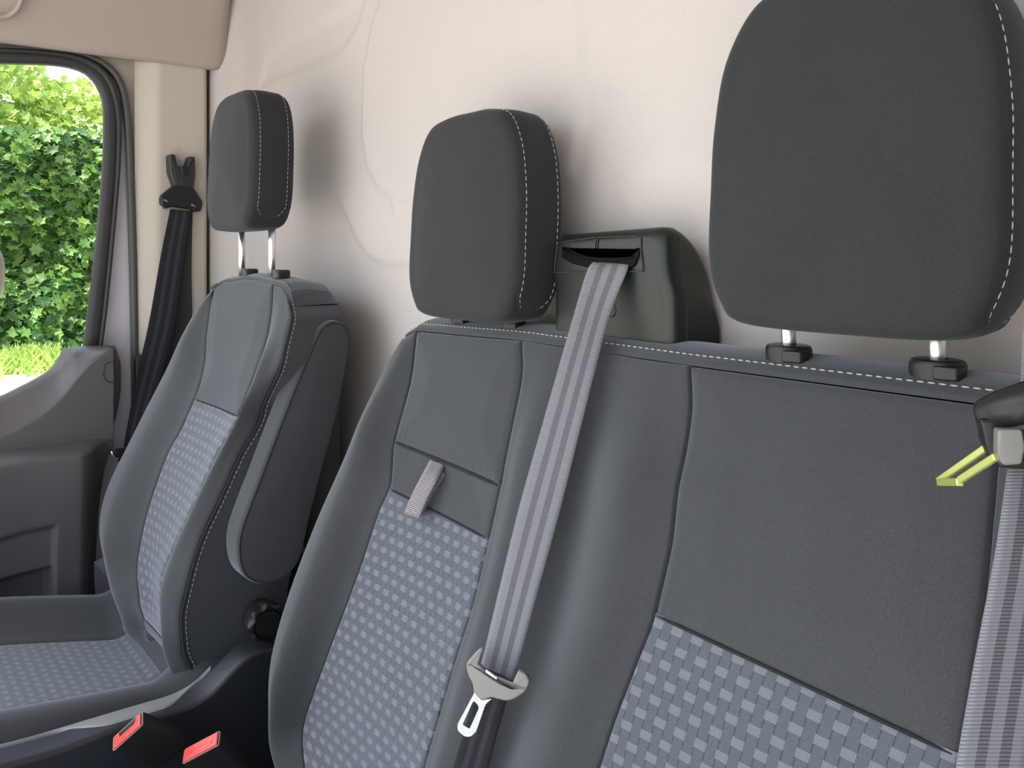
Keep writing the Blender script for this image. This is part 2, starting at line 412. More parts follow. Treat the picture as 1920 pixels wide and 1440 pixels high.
# ================================================================== THE SETTING
wall_Y = 0.72
def polyYZ(pts): return pts
def wpt(px, py):        # bulkhead plane coordinates of a feature
    p = W(px, py, Y=wall_Y); return (p.x, p.z)
def sdf_poly(poly, x, z):
    d = 1e9; inside = False; n = len(poly)
    for i in range(n):
        x1, z1 = poly[i - 1]; x2, z2 = poly[i]
        ex, ez = x2 - x1, z2 - z1; t = max(0, min(1, ((x - x1) * ex + (z - z1) * ez) / max(1e-12, ex * ex + ez * ez)))
        d = min(d, math.hypot(x - x1 - ex * t, z - z1 - ez * t))
        if (z1 > z) != (z2 > z) and x < (x2 - x1) * (z - z1) / (z2 - z1) + x1: inside = not inside
    return -d if inside else d
def bulkhead():
    A = [wpt(*p) for p in [(735, -60), (700, 50), (684, 130), (681, 250), (690, 310), (712, 355), (750, 374), (800, 374), (900, 374), (1010, 372), (1075, 330), (1100, 200), (1085, -60)]]
    tabp = [wpt(*p) for p in [(735, 368), (739, 400), (748, 412), (757, 402), (762, 368)]]
    B = [wpt(*p) for p in [(560, 378), (600, 371), (632, 378), (650, 410), (668, 455), (692, 484), (730, 497), (800, 497), (1100, 497), (1300, 500), (1300, 900), (540, 900), (500, 600), (520, 400)]]
    D = [wpt(*p) for p in [(486, 160), (500, 110), (540, 75), (600, 45), (650, 15), (700, -40), (730, -60), (685, -10), (668, 50), (640, 92), (590, 118), (530, 142)]]
    E = [wpt(*p) for p in [(1185, 312), (1215, 290), (1260, 273), (1340, 264), (1700, 250), (1700, 470), (1300, 470), (1180, 440), (1165, 360)]]
    nx, nz = 430, 300; x0, x1, z0, z1 = -2.02, 0.02, 0.25, 2.02; V_ = []
    for j in range(nz + 1):
        z = lerp(z0, z1, j / nz)
        for i in range(nx + 1):
            x = lerp(x0, x1, i / nx); y = wall_Y
            y -= 0.075 * sstep(-1.86, -2.03, x) ** 1.5
            y -= 0.006 * sstep(0.010, -0.010, sdf_poly(A, x, z)) if x > -1.9 else 0
            y -= 0.005 * sstep(0.006, -0.006, sdf_poly(tabp, x, z)) if x > -1.9 and z > 1 else 0
            y += 0.006 * sstep(0.009, -0.009, sdf_poly(B, x, z))
            y += 0.006 * sstep(0.012, -0.012, sdf_poly(D, x, z)) if z > 1.4 else 0
            y -= 0.004 * sstep(0.022, -0.022, sdf_poly(E, x, z)) if x > -1.2 else 0
            y += 0.0022 * noise.noise(Vector((x * 3.0, z * 3.0, 1.7)))
            V_.append((x, y, z))
    F_ = [(j * (nx + 1) + i, j * (nx + 1) + i + 1, (j + 1) * (nx + 1) + i + 1, (j + 1) * (nx + 1) + i) for j in range(nz) for i in range(nx)]
    o = mesh_obj('wall_back', V_, F_, M['wall']); return struct(o)
bulkhead()
def flat_box(name, a, b, mat):
    mb = MB(); a, b = Vector(a), Vector(b); c = (a + b) / 2; h = (b - a) / 2
    mb.box(c, (h.x, 0, 0), (0, h.y, 0), (0, 0, h.z)); return struct(mb.build(name, mat, smooth=False))
flat_box('floor', (-2.02, -0.75, -0.03), (0.02, 0.74, 0.0), M['carpet'])
flat_box('ceiling', (-2.06, -0.55, 2.02), (0.06, 0.80, 2.06), M['header'])
flat_box('wall_right', (0.05, 0.22, 0.0), (0.09, 0.74, 2.03), M['pillar'])  # unseen passenger-side wall, added to block light from the right
flat_box('wall_outer_back', (-2.1, 0.76, -0.3), (0.08, 0.80, 2.06), M['paint'])

# header trim above the driver door, ends in a rounded corner against the bulkhead
def header():
    prof = [(-1.985, 1.722), (-1.975, 1.715), (-1.955, 1.722), (-1.940, 1.76), (-1.925, 1.82), (-1.905, 1.88), (-1.87, 1.94), (-1.80, 1.985), (-1.70, 2.005), (-1.62, 2.03)]
    n = 60; rows = []
    for j in range(n + 1):
        Y = lerp(-0.55, 0.715, j / n) if j < 30 else lerp(-0.55 + 1.265 * .5, 0.715, (j - 30) / 30)
        r = []
        f = sstep(0.715, 0.675, Y); rr = math.sqrt(max(0, 1 - (1 - min(1, (0.715 - Y) / 0.045)) ** 2))
        for x, z in prof:
            zz = max(z, 1.722 + 0.045 * (1 - rr)) if z < 1.80 else z
            xx = lerp(-1.985, x, 0.35 + 0.65 * rr) if z < 1.95 else x
            r.append(Vector((xx, Y, zz + 0.0 * Y)))
        rows.append(smooth_path(r, 40))
    mb = MB(); mb.grid(rows)
    o = mb.build('trim_1', M['header']); o['kind'] = 'structure'
    t = MB(); t.tube([rows[-1][k] + Vector((0.001, 0.004, 0)) for k in range(41)], 0.0035, 8); t.build('edge_seal', M['rubber'], o)
    # pocket lip showing at the top left
    t = MB(); pts = [W(-60, 46, X=-1.925), W(-10, 33, X=-1.925), W(15, 30, X=-1.925), W(34, 14, X=-1.915), W(44, -20, X=-1.91), W(46, -60, X=-1.90)]
    t.tube(smooth_path(pts, 24), 0.005, 10); t.build('handle_rim', M['header'], o)
    mb = MB(); mb.box((-2.0, 0.1, 1.9), (0.008, 0, 0), (0, .65, 0), (0, 0, .15)); mb.build('backing', M['header'], o)
    return o
header()
# B-pillar trim: front edge curves, rear edge meets the lining
def pillar():
    X = -1.985; rows = []
    for z in [0.3 + 1.45 * k / 60 for k in range(61)]:
        r = []
        for k in range(31):
            t = k / 30; Y = lerp(0.507, 0.664, t)
            x = X + 0.022 * sstep(0.0, 0.32, t) - 0.02 * sstep(0.94, 1.0, t)
            dz = z - 1.500; dy = Y - 0.609           # recessed square above the belt hanger
            q = max(abs(dy) - 0.0175, abs(dz) - 0.026)
            if abs(dz) < .05: x -= 0.003 * sstep(0.0015, -0.0015, q)
            r.append(Vector((x, Y, z)))
        rows.append(r)
    mb = MB(); mb.grid(rows); o = mb.build('trim_2', M['pillar']); struct(o)
    g = MB(); g.box((-1.99, 0.668, 1.0), (0.012, 0, 0), (0, 0.0035, 0), (0, 0, 0.73)); g.build('shadow_gap', M['rubber'], o, smooth=False)
    # dark lower trim
    fr = (Vector((-1.962, 0, 0)), Vector((0, 1, 0)), Vector((0, 0, 1)), Vector((1, 0, 0)))
    mb = slab(round_poly([(0.50, 0.30), (0.70, 0.30), (0.70, 1.078), (0.50, 1.078)], 0.01), fr, -0.02, 0.012, 0.004)
    struct(mb.build('trim_3', M['plastic']))
    mb = slab(round_poly([(0.605, 1.07), (0.648, 1.07), (0.648, 1.28), (0.625, 1.28)], 0.004), fr, -0.02, -0.002, 0.002)
    mb.build('belt_slot', M['plastic_smooth'], o)
pillar()

flat_box('trim_4', (-2.0, 0.668, 0.0), (0.02, 0.695, 0.78), M['plastic'])
bpy.data.objects['trim_4'].location = (0, 0, 0)
# ------------------------------------------------------------------ driver door (window frame, seal, trim)
def yz(px, py, X): p = W(px, py, X=X); return (p.y, p.z)
def ring_strip(a, b, X, th, name, mat, parent, n=80, r=0.0):
    """solid strip between two open outlines a (outer) and b (inner) given in yz at x = X, thickness th towards +x"""
    pa = smooth_path([Vector((X, y, z)) for y, z in a], n); pb = smooth_path([Vector((X, y, z)) for y, z in b], n)
    prof = [(0.0, 0.0), (0.04, .6), (0.15, .92), (0.35, 1.0), (0.65, 1.0), (0.85, .92), (0.96, .6), (1.0, 0.0)]
    rows = []
    for p, q in zip(pa, pb):
        r_ = [p.lerp(q, u) + Vector((th * h, 0, 0)) for u, h in prof]
        rows.append(r_)
    mb = MB(); mb.grid(rows); return mb.build(name, mat, parent)
def door():
    X = -2.0
    D = empty('door_1', (-1.95, 0.1, 0.2), '', ''); del D['label']; del D['category']; D['kind'] = 'structure'
    # window opening outline (inner edge of the black run channel), front part is outside the frame
    inner = [(-420, 112), (-200, 114), (0, 121), (80, 123), (130, 129), (163, 143), (183, 170), (192, 205), (191, 300), (180, 440), (166, 560), (153, 662), (140, 760)]
    mid = [(-420, 84), (-200, 86), (0, 96), (90, 101), (150, 112), (190, 135), (211, 170), (221, 225), (219, 320), (208, 450), (196, 570), (184, 668), (172, 780)]
    seal_i = [(-420, 78), (-200, 80), (0, 92), (90, 97), (150, 106), (195, 128), (220, 162), (231, 225), (236, 330), (241, 450), (244, 560), (246, 680), (247, 800)]
    seal_o = [(-420, 64), (-200, 68), (0, 84), (90, 90), (160, 100), (208, 122), (234, 160), (246, 225), (252, 330), (256, 450), (258, 560), (260, 680), (261, 800)]
    cv = lambda L, x: [yz(px, py, x) for px, py in L]
    ring_strip(cv(mid, X), cv(inner, X), X, 0.018, 'window_channel', M['rubber'], D)
    ring_strip([(a + .004, b + .004) for a, b in cv(mid, X)], [(a - .008, b - .008) for a, b in cv(mid, X)], X, 0.024, 'channel_lip', M['rubber'], D)
    ring_strip(cv(seal_o, X + .005), cv(mid, X + .005), X - 0.012, 0.006, 'door_frame', M['paint'], D)
    ring_strip(cv(seal_o, X + .01), cv(seal_i, X + .01), X + 0.004, 0.016, 'door_seal', M['rubber_grey'], D)
    fill = [(-420, 40), (-200, 45), (0, 50), (150, 52), (240, 54), (262, 70), (272, 110), (276, 160), (276, 225), (276, 330), (276, 450), (276, 560), (276, 680), (276, 800)]
    sl = [(-420, 66), (-200, 70), (0, 86), (90, 92), (160, 102), (206, 124), (232, 162), (244, 226), (250, 331), (254, 450), (256, 560), (258, 680), (259, 800), (259, 801)]
    ring_strip(cv(fill, X + .004), cv(sl, X + .004), X - 0.008, 0.004, 'aperture_trim', M['pillar'], D)
    # glass pane
    poly = [yz(px, py, X) for px, py in inner] + [(-0.55, 0.85), (-0.55, 1.6)]
    fr = (Vector((X, 0, 0)), Vector((0, 1, 0)), Vector((0, 0, 1)), Vector((1, 0, 0)))
    g, n, p = new_mat('window_glass'); p.inputs['Base Color'].default_value = (0.93, 0.97, 0.95, 1); p.inputs['Roughness'].default_value = 0
    p.inputs['Transmission Weight'].default_value = 1; p.inputs['IOR'].default_value = 1.0; p.inputs['Specular IOR Level'].default_value = 0.3
    n.nodes.remove(p); tr = n.nodes.new('ShaderNodeBsdfTransparent'); tr.inputs[0].default_value = (0.93, 0.97, 0.95, 1)
    gl = n.nodes.new('ShaderNodeBsdfGlossy'); gl.inputs['Roughness'].default_value = 0.02
    fz = n.nodes.new('ShaderNodeFresnel'); fz.inputs['IOR'].default_value = 1.3
    mx = n.nodes.new('ShaderNodeMixShader'); o_ = n.nodes['Material Output']
    n.links.new(fz.outputs[0], mx.inputs[0]); n.links.new(tr.outputs[0], mx.inputs[1]); n.links.new(gl.outputs[0], mx.inputs[2]); n.links.new(mx.outputs[0], o_.inputs[0])
    ys = [a for a, b in poly]
    mb = MB(); m_ = [Vector((X - 0.004, a, b)) for a, b in poly]; mb.add(m_, [tuple(range(len(m_)))])
    win = mb.build('window_1', g, smooth=False); struct(win)
    # interior trim panel: height field x(y,z)
    X0 = -1.88
    def top(y): return pchip([-0.6, 0.10, 0.237, 0.290, 0.335, 0.362, 0.378, 0.40, 0.44, 0.4665, 0.4735], [1.0, 1.0, 1.0136, 1.035, 1.060, 1.087, 1.102, 1.107, 1.106, 1.103, 1.085], y)
    def crease(y): return pchip([-0.6, 0.10, 0.237, 0.291, 0.340, 0.370, 0.40, 0.43], [0.93, 0.93, 0.952, 0.975, 1.012, 1.050, 1.085, 1.108], y)
    def rear(z): return pchip([0.30, 0.62, 0.78, 0.86, 0.90, 0.95, 1.02, 1.06, 1.085], [0.40, 0.405, 0.414, 0.428, 0.446, 0.464, 0.4735, 0.4735, 0.4675], z)
    ny, nz = 170, 260; rows = []
    for j in range(nz + 1):
        r = []
        for i in range(ny + 1):
            t = i / ny; t = t ** 0.6
            v = j / nz
            y = lerp(-0.55, 0.4735, t); zt = top(y); z = lerp(0.30, zt, v)
            t = 0.75 * min(1, i / 30) if i <= 30 else 0.75 + 0.25 * (1 - (1 - (i - 30) / 140) ** 1.6)
            z = (lerp(0.30, 0.908, v / .55) if v < .55 else lerp(0.908, 0.926, (v - .55) / .15) if v < .70 else 0)
            y = lerp(-0.55, rear(z if z else 1.0), t)
            if not z: z = lerp(0.926, top(y), (v - .70) / .30); y = lerp(-0.55, rear(z), t)
            led = 0.085 * sstep(0.440, 0.36, y)                 # arm rest fades out towards the rear
            hgt_ = (z - 0.908) / 0.018
            x = X0 + led * (1 - (max(0, min(1, hgt_)) ** 3.0)) - 0.012 * sstep(0.90, 0.70, z) + 0.02 * sstep(.30, .1, y) * sstep(0.92, 0.905, z)
            x -= 0.055 * sstep(crease(y) - 0.006, top(y) + 0.004, z)
            # grab pocket recess
            q = max(abs(y - 0.10) - 0.225, abs(z - 0.62) - 0.155)
            qq = (z - (0.782 - 0.03 * sstep(.28, .1, y)))
            rec = sstep(0.006, -0.006, max(y - 0.318, -(y + 0.3), qq, 0.52 - z)); x -= 0.010 * rec
            rec2 = sstep(0.005, -0.005, max(y - 0.312, -(y + 0.3), z - 0.70 - .05 * (y - .3), 0.52 - z)); x -= 0.03 * rec2
            er = rear(z) - y; x -= 0.03 * (1 - min(1, er / 0.012)) ** 2
            et = top(y) - z; x -= 0.018 * (1 - min(1, et / 0.01)) ** 2
            r.append(Vector((x, y, z)))
        rows.append(r)
    mb = MB(); mb.grid(rows)
    # returns to the door skin
    mb.grid([[p for p in rows[-1]], [Vector((-1.99, p.y + .001, p.z - 0.004)) for p in rows[-1]]])
    mb.grid([[r[-1] for r in rows], [Vector((-1.99, r[-1].y + 0.002, r[-1].z)) for r in rows]])
    pn = mb.build('door_trim', M['door_grey'], D, fix=False)
    # small inlaid cap
    cap = round_poly([yz(a, b, X0) for a, b in [(197, 681), (215, 677), (216, 718), (200, 716), (193, 703)]], 0.004, 5)
    t = MB(); t.tube([Vector((X0 + 0.0012 - 0.055 * sstep(crease(a) - 0.006, top(a) + 0.004, b), a, b)) for a, b in cap], 0.0009, 6, closed=True); t.build('cap_outline', M['rubber'], D)
    # outer skin below the window
    mb = MB(); mb.box((-2.03, -0.05, 0.55), (0.012, 0, 0), (0, .56, 0), (0, 0, .44)); mb.build('door_skin', M['paint'], D, smooth=False)
door()
mb = MB(); mb.box((-2.05, 0.63, 0.9), (0.012, 0, 0), (0, .13, 0), (0, 0, 1.15)); struct(mb.build('wall_left', M['paint'], smooth=False))

# ================================================================== HEADREST
def headrest(cx, yf, zb, H, parent, wt=0.082, wm=0.117, wb=0.100, T=0.082, post_dx=0.0625, post_y=None, post_len=0.04, lean=0.05, post_cx=None):
    pts = [(-wt * 0.55, H * 0.995), (0, H), (wt * 0.55, H * 0.995), (wt, H * 0.95), (wm * 0.90, H * 0.80), (wm * 0.985, H * 0.60), (wm * 1.0, H * 0.42), (wm * 0.995, H * 0.20), (wb * 1.02, H * 0.07), (wb * 0.80, H * 0.010), (0, 0.0),
           (-wb * 0.80, H * 0.010), (-wb * 1.02, H * 0.07), (-wm * 0.995, H * 0.20), (-wm, H * 0.42), (-wm * 0.985, H * 0.60), (-wm * 0.90, H * 0.80), (-wt, H * 0.95)]
    n = 220; ol = resample2(pts, n)
    per = sum(math.dist(ol[i], ol[i - 1]) for i in range(n)); ds = per / n
    # gusset ends low on each side: arc distance from the bottom centre
    ib = min(range(n), key=lambda i: ol[i][1] + abs(ol[i][0]) * .01)
    def arc(i): k = abs(i - ib); return min(k, n - k) * ds
    prof = []          # inset, depth
    R1, R2 = 0.020, 0.026
    for k in range(9): a = k / 8 * PI / 2; prof.append((R1 * (1 - math.sin(a)), R1 * 0.75 * (1 - math.cos(a))))
    for k in range(1, 26): prof.append((-0.0015 * math.sin(PI * k / 26), lerp(R1 * .75, T - R2, k / 26)))
    for k in range(9): a = k / 8 * PI / 2; prof.append((R2 * (1 - math.cos(a)), T - R2 + R2 * math.sin(a)))
    dm, h = 0.5 * (0.010 + T - 0.014), 0.5 * (T - 0.026); a1 = 0.131
    rings = []; side = {}
    def place(a, b, d):
        d = d + 0.010 * (b / H) * 0; return Vector((cx + a, yf + d + lean * (b - 0.0), zb + b))
    base = relax(inset(ol, R1), 60)
    cxx = 0; cyy = H * 0.48
    for k in range(12, 0, -1):
        f = 1 - k / 12
        rings.append([place(cxx + (a - cxx) * f, cyy + (b - cyy) * f, -0.010 * (1 - f * f)) for a, b in base]) if f > 0 else rings.append([place(cxx + (a - cxx) * .01, cyy + (b - cyy) * .01, -0.010) for a, b in base])
    for ins, d in prof:
        pl = relax(inset(ol, ins), int(60 * (ins / R1) ** 2) if ins > 0.001 else 0) if abs(ins) > 1e-6 else ol; rg = []
        for i, (a, b) in enumerate(pl):
            if arc(i) < 0: pass
            s_ = math.hypot(d - dm, max(0, a1 - arc(i))); q = abs(s_ - h); g = 0.0016 * math.exp(-(q / 0.0016) ** 2)
            ox, oz = a - 0, b - H * .5; L_ = math.hypot(ox, oz); rg.append(place(a - ox / L_ * g, b - oz / L_ * g, d + (g if d < 0.012 else 0)))
        rings.append(rg)
    base = relax(inset(ol, R2), 100)
    for k in range(1, 6):
        f = 1 - k / 5 * .98; rings.append([place((a) * f, cyy + (b - cyy) * f, T + 0.006 * (1 - f * f)) for a, b in base])
    o = rings_solid(rings).build('headrest', M['fabric_shaded'], parent)
    # stitches along the inside of the gusset
    for sgn in (1, -1):
        path = []
        hh = h - 0.0042
        def onside(i, d):
            # surface inset at this depth
            if d < R1 * .75: a = math.acos(max(-1, min(1, 1 - d / (R1 * .75)))); ins = R1 * (1 - math.sin(a))
            elif d > T - R2: a = math.asin(min(1, (d - T + R2) / R2)); ins = R2 * (1 - math.cos(a))
            else: ins = 0
            a_, b_ = relax(inset(ol, ins - 0.0004), int(60 * (ins / R1) ** 2))[i] if ins > 1e-6 else ol[i]
            v = Vector((a_, b_ - H / 2)); v = v + v.normalized() * 0.0004
            return place(v.x, v.y + H / 2, d)
        i1 = int(a1 / ds)
        kk = n // 2
        it = [(ib + sgn * k) % n for k in range(kk, i1, -3)]
        for i in it: path.append(onside(i, dm - hh))
        for q in range(0, 13):
            al = q / 12 * PI; i = (ib + sgn * int(round((a1 - hh * math.sin(al)) / ds))) % n; path.append(onside(i, dm - hh * math.cos(al)))
        for i in it[::-1]: path.append(onside(i, dm + hh))
        stitches(path, M['thread'], o, r=0.0005)
    py = post_y if post_y is not None else yf + T * .5
    for sgn in (-1, 1):
        mb = MB(); pcx = cx if post_cx is None else post_cx; mb.tube([(pcx + sgn * post_dx, py, zb - post_len), (pcx + sgn * post_dx, py, zb + 0.03)], 0.0062, 20)
        mb.build('post', M['chrome'], o)
    return o
def collar(x, y, z, parent, r=0.019, h=0.010, tabdir=1):
    mb = MB(); rings = []
    for rr, zz in [(r * 1.0, -0.008), (r, 0.0), (r, h * .6), (r * .93, h * .9), (r * .80, h), (0.0075, h), (0.0072, h * .6)]:
        rings.append([Vector((x + math.cos(2 * PI * k / 40) * rr * 1.0, y + math.sin(2 * PI * k / 40) * rr * .85, z + zz)) for k in range(40)])
    rings_solid(rings, mb, True, True)
    if tabdir: 
        fr = (Vector((x + r * .62, y - r * .35, z)), Vector((1, 0, 0)), Vector((0, 1, 0)), Vector((0, 0, 1)))
        slab(round_poly([(-.009, -.0105), (.009, -.0085), (.011, .004), (-.009, .004)], .003), fr, -0.004, h * .66, 0.0015, mb=mb)
    return mb.build('post_guide', M['plastic_smooth'], parent, sh=40)

# ================================================================== BENCH SEAT
bench = empty('bench_seat', (-0.60, 0.45, 0.0), 'wide dark grey double passenger seat with two headrests and two checked fabric inserts', 'seat')
BP = Plane(0.62, 1.20, 0.29)
def col(plane, pts): return [plane.at(*p) for p in pts]
cA = col(BP, [(757, 630, .0), (722, 690, .012), (690, 765, .02), (655, 845, .03), (590, 990, .045), (540, 1122, .055), (512, 1220, .06), (505, 1275, .06)]) + [W(517, 1360, X=-1.06), W(550, 1445, X=-1.04), W(590, 1530, X=-1.02)]
c0 = [Vector((p.x - 0.004, p.y + 0.10 - 0.02 * 0, p.z)) for p in cA]
cB = col(BP, [(779, 618, .0), (774, 660, .002), (771, 691, .004), (762, 735, .008), (737, 828, .012), (728, 913, .014), (709, 957, .015), (675, 1059, .016), (651, 1125, .016), (620, 1207, .016), (586, 1301, .014), (567, 1363, .01)]) + [W(566, 1410, X=-1.01), W(575, 1480, X=-.985), Vector((-.97, .475, .56))]
def between(ca, cb, t, extra):       # a column between two others, pushed forward
    za = [p.z for p in sorted(ca, key=lambda q: q.z)]; zb = [p.z for p in sorted(cb, key=lambda q: q.z)]
    A = sorted(ca, key=lambda q: q.z); B = sorted(cb, key=lambda q: q.z)
    hi = min(za[-1], zb[-1]) if t not in (0, 1) else za[-1]; hi = lerp(za[-1], zb[-1], t); lo = lerp(za[0], zb[0], t); r = []
    for k in range(12):
        z = lerp(lo, hi, k / 11)
        x = lerp(pchip(za, [p.x for p in A], z), pchip(zb, [p.x for p in B], z), t); y = lerp(pchip(za, [p.y for p in A], z), pchip(zb, [p.y for p in B], z), t)
        r.append(Vector((x, y - extra * sstep(hi, hi - 0.12, z), z)))
    return r
cAB = between(cA, cB, 0.42, 0.024)
cC = col(BP, [(975, 636, 0), (976, 700, .002), (964, 768, .008), (946, 855, .012), (935, 913, .014), (913, 1012, .015), (890, 1108, .016), (850, 1239, .016), (819, 1345, .014), (792, 1440, .01), (770, 1530, .0)])
cD = col(BP, [(1290, 682, 0), (1291, 777, .004), (1280, 850, .008), (1267, 912, .012), (1251, 1035, .015), (1224, 1152, .018), (1193, 1236, .018), (1149, 1352, .018), (1120, 1440, .015), (1085, 1530, .01)])
cE = col(BP, [(1888, 760, 0), (1868, 850, .004), (1859, 940, .010), (1838, 1148, .016), (1824, 1252, .018), (1796, 1423, .018), (1780, 1530, .015)])
cBC = between(cB, cC, 0.5, -0.002)
cC2 = between(cC, cD, 0.18, 0.012); cV = between(cC, cD, 0.50, -0.002); cD2 = between(cC, cD, 0.80, 0.018)
cDE = between(cD, cE, 0.5, 0.0)
cE2 = [Vector((p.x + 0.040, p.y - 0.018 * sstep(1.2, 1.08, p.z), p.z)) for p in cE]
cF = [Vector((p.x + 0.105, p.y + 0.005, p.z - .006)) for p in cE]
cG = [Vector((p.x + 0.112, p.y + 0.10, p.z - .006)) for p in cE]
BS = Sheet([c0, cA, cAB, cB, cBC, cC, cC2, cV, cD2, cD, cDE, cE, cE2, cF, cG])
zbot = 0.60
def zz(px, py, b=0.01): return BP.at(px, py, b).z
g1l, g1r = zz(737, 830), zz(935, 912); g2l, g2r = zz(725, 917), zz(913, 1012); g3l, g3r = zz(1224, 1154, .016), zz(1796, 1423, .016)
BS.panel('side_bolster', 0, 3, lambda c: BS.ztop(c), zbot, M['fabric'], bench, nu=70, nv=90, edges='RT')
BS.panel('upper_panel', 3, 5, lambda c: BS.ztop(c), lambda c: lerp(g1l, g1r, (c - 3) / 2), M['fabric'], bench, nu=70, nv=60, puff=0.004, wr=.0004, e=.012, depth=.0075)
BS.panel('label_panel', 3, 5, lambda c: lerp(g1l, g1r, (c - 3) / 2) + .004, lambda c: lerp(g2l, g2r, (c - 3) / 2), M['fabric'], bench, nu=60, nv=30, e=.010, depth=.006, edges='LRB', puff=-.003)
BS.panel('checked_insert', 3, 5, lambda c: lerp(g2l, g2r, (c - 3) / 2) + .004, zbot, M['insert'], bench, nu=70, nv=90, puff=-0.003, e=.007, edges='LRB')['label'] = 'lighter blue-grey checked fabric insert'
BS.panel('middle_bolster', 5, 9, lambda c: BS.ztop(c), zbot, M['fabric'], bench, nu=90, nv=90, edges='LRT')
BS.panel('upper_panel', 9, 11, lambda c: BS.ztop(c), lambda c: lerp(g3l, g3r, (c - 9) / 2), M['fabric'], bench, nu=80, nv=80, puff=0.004, wr=.0004, e=.012, depth=.0075)
BS.panel('checked_insert', 9, 11, lambda c: lerp(g3l, g3r, (c - 9) / 2) + .004, zbot, M['insert'], bench, nu=90, nv=60, puff=-0.003, e=.007, edges='LRB')['label'] = 'lighter blue-grey checked fabric insert'
BS.panel('side_bolster', 11, 14, lambda c: BS.ztop(c), zbot, M['fabric'], bench, nu=60, nv=60, edges='LT')
M['seam_shade'] = simple('painted_seam_shade', (0.007, 0.0075, 0.009), 0.9)  # shade inside the seam grooves, painted as a near-black cord
def seam_shade(S, c0, c1, fz, parent, r=0.0012):
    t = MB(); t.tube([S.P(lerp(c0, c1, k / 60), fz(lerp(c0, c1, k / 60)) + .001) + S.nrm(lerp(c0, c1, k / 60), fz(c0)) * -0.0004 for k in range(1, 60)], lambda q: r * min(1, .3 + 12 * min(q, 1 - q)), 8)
    t.build('seam_shade', M['seam_shade'], parent)
seam_shade(BS, 3, 5, lambda c: lerp(g1l, g1r, (c - 3) / 2) + .001, bench, .0019)
seam_shade(BS, 3, 5, lambda c: lerp(g2l, g2r, (c - 3) / 2) + .002, bench)
seam_shade(BS, 9, 11, lambda c: lerp(g3l, g3r, (c - 9) / 2) + .001, bench, .0014)
# top roll
def top_roll(S, cs, ce, Yr, zr, parent, nu=160, hump=0.010, nm='top_panel', mat=None, inset_side=0.0):
    rows = []; ts = [0, .02, .05, .09, .15, .25, .38, .5, .62, .74, .85, .93, 1.0, 1.06]
    for t in ts:
        r = []
        for i in range(nu + 1):
            c = lerp(cs, ce, i / nu); z0 = S.ztop(c); p = S.P(c, z0); yr = Yr
            q = Vector((p.x, yr, zr(c, z0)))
            f = min(t, 1)
            hp = hump * min(1, max(0, (ce - c) / 0.7), max(0, (c - cs) / 0.7) + .15)
            v = Vector((p.x, lerp(p.y, q.y, f), lerp(p.z, q.z, f) + hp * math.sin(PI * f ** 0.7)))
            if t == 0: v = p + Vector((0, 0.003, -0.002))
            if t > 1: v = Vector((p.x, yr + 0.002, v.z - 0.05))
            r.append(v)
        rows.append(r)
    mb = MB(); mb.grid(rows); return mb.build(nm, mat or M['fabric'], parent, fix=False)
top_roll(BS, 1, 13, 0.70, lambda c, z0: z0 + 0.011 - 0.014 * sstep(2.6, 1.0, c), bench)
# stitching along the top seam, on the roll
pth = []
for k in range(121):
    c = lerp(1.3, 12.2, k / 120); p = BS.P(c, BS.ztop(c)); pth.append(p + Vector((0, 0.0085, 0.0078)))
stitches(pth, M['thread'], bench, r=0.0007, dash=.0058, gap=.0022)
# back board and cushion
fr = (Vector((0, 0.655, 0)), Vector((1, 0, 0)), Vector((0, 0, 1)), Vector((0, -1, 0)))
slab(round_poly([(-1.02, 0.50), (-0.15, 0.50), (-0.15, 1.175), (-1.00, 1.175)], 0.03), fr, -0.045, 0.02, 0.01).build('back_board', M['plastic'], bench)
fr = (Vector((0, 0.12, 0)), Vector((1, 0, 0)), Vector((0, 1, 0)), Vector((0, 0, 1)))
slab(round_poly([(-1.06, -0.20), (-0.13, -0.20), (-0.13, 0.40), (-1.06, 0.40)], 0.05), fr, 0.45, 0.62, 0.04, 6, dome=0.012).build('seat_cushion', M['fabric'], bench)
fr = (Vector((0, 0.12, 0)), Vector((1, 0, 0)), Vector((0, 1, 0)), Vector((0, 0, 1)))
slab(round_poly([(-1.02, -0.16), (-0.16, -0.16), (-0.16, 0.42), (-1.02, 0.42)], 0.03), fr, 0.0, 0.455, 0.01).build('seat_base', M['plastic'], bench)
# headrests
hz_m = 1.222
headrest(-0.862, 0.585, hz_m - .004, 0.256, bench, post_y=0.648, post_len=0.03, post_cx=-0.875, post_dx=0.055)
headrest(-0.360, 0.585, 1.238, 0.285, bench, wm=0.122, wb=0.106, post_y=0.648, post_len=0.05, post_cx=-0.3705, post_dx=0.064)
for x, z in ((-0.930, 1.211), (-0.820, 1.211)): collar(x, 0.648, z, bench, r=0.0165)
for x, z in ((-0.4345, 1.211), (-0.3065, 1.211)): collar(x, 0.648, z, bench, r=0.0205)
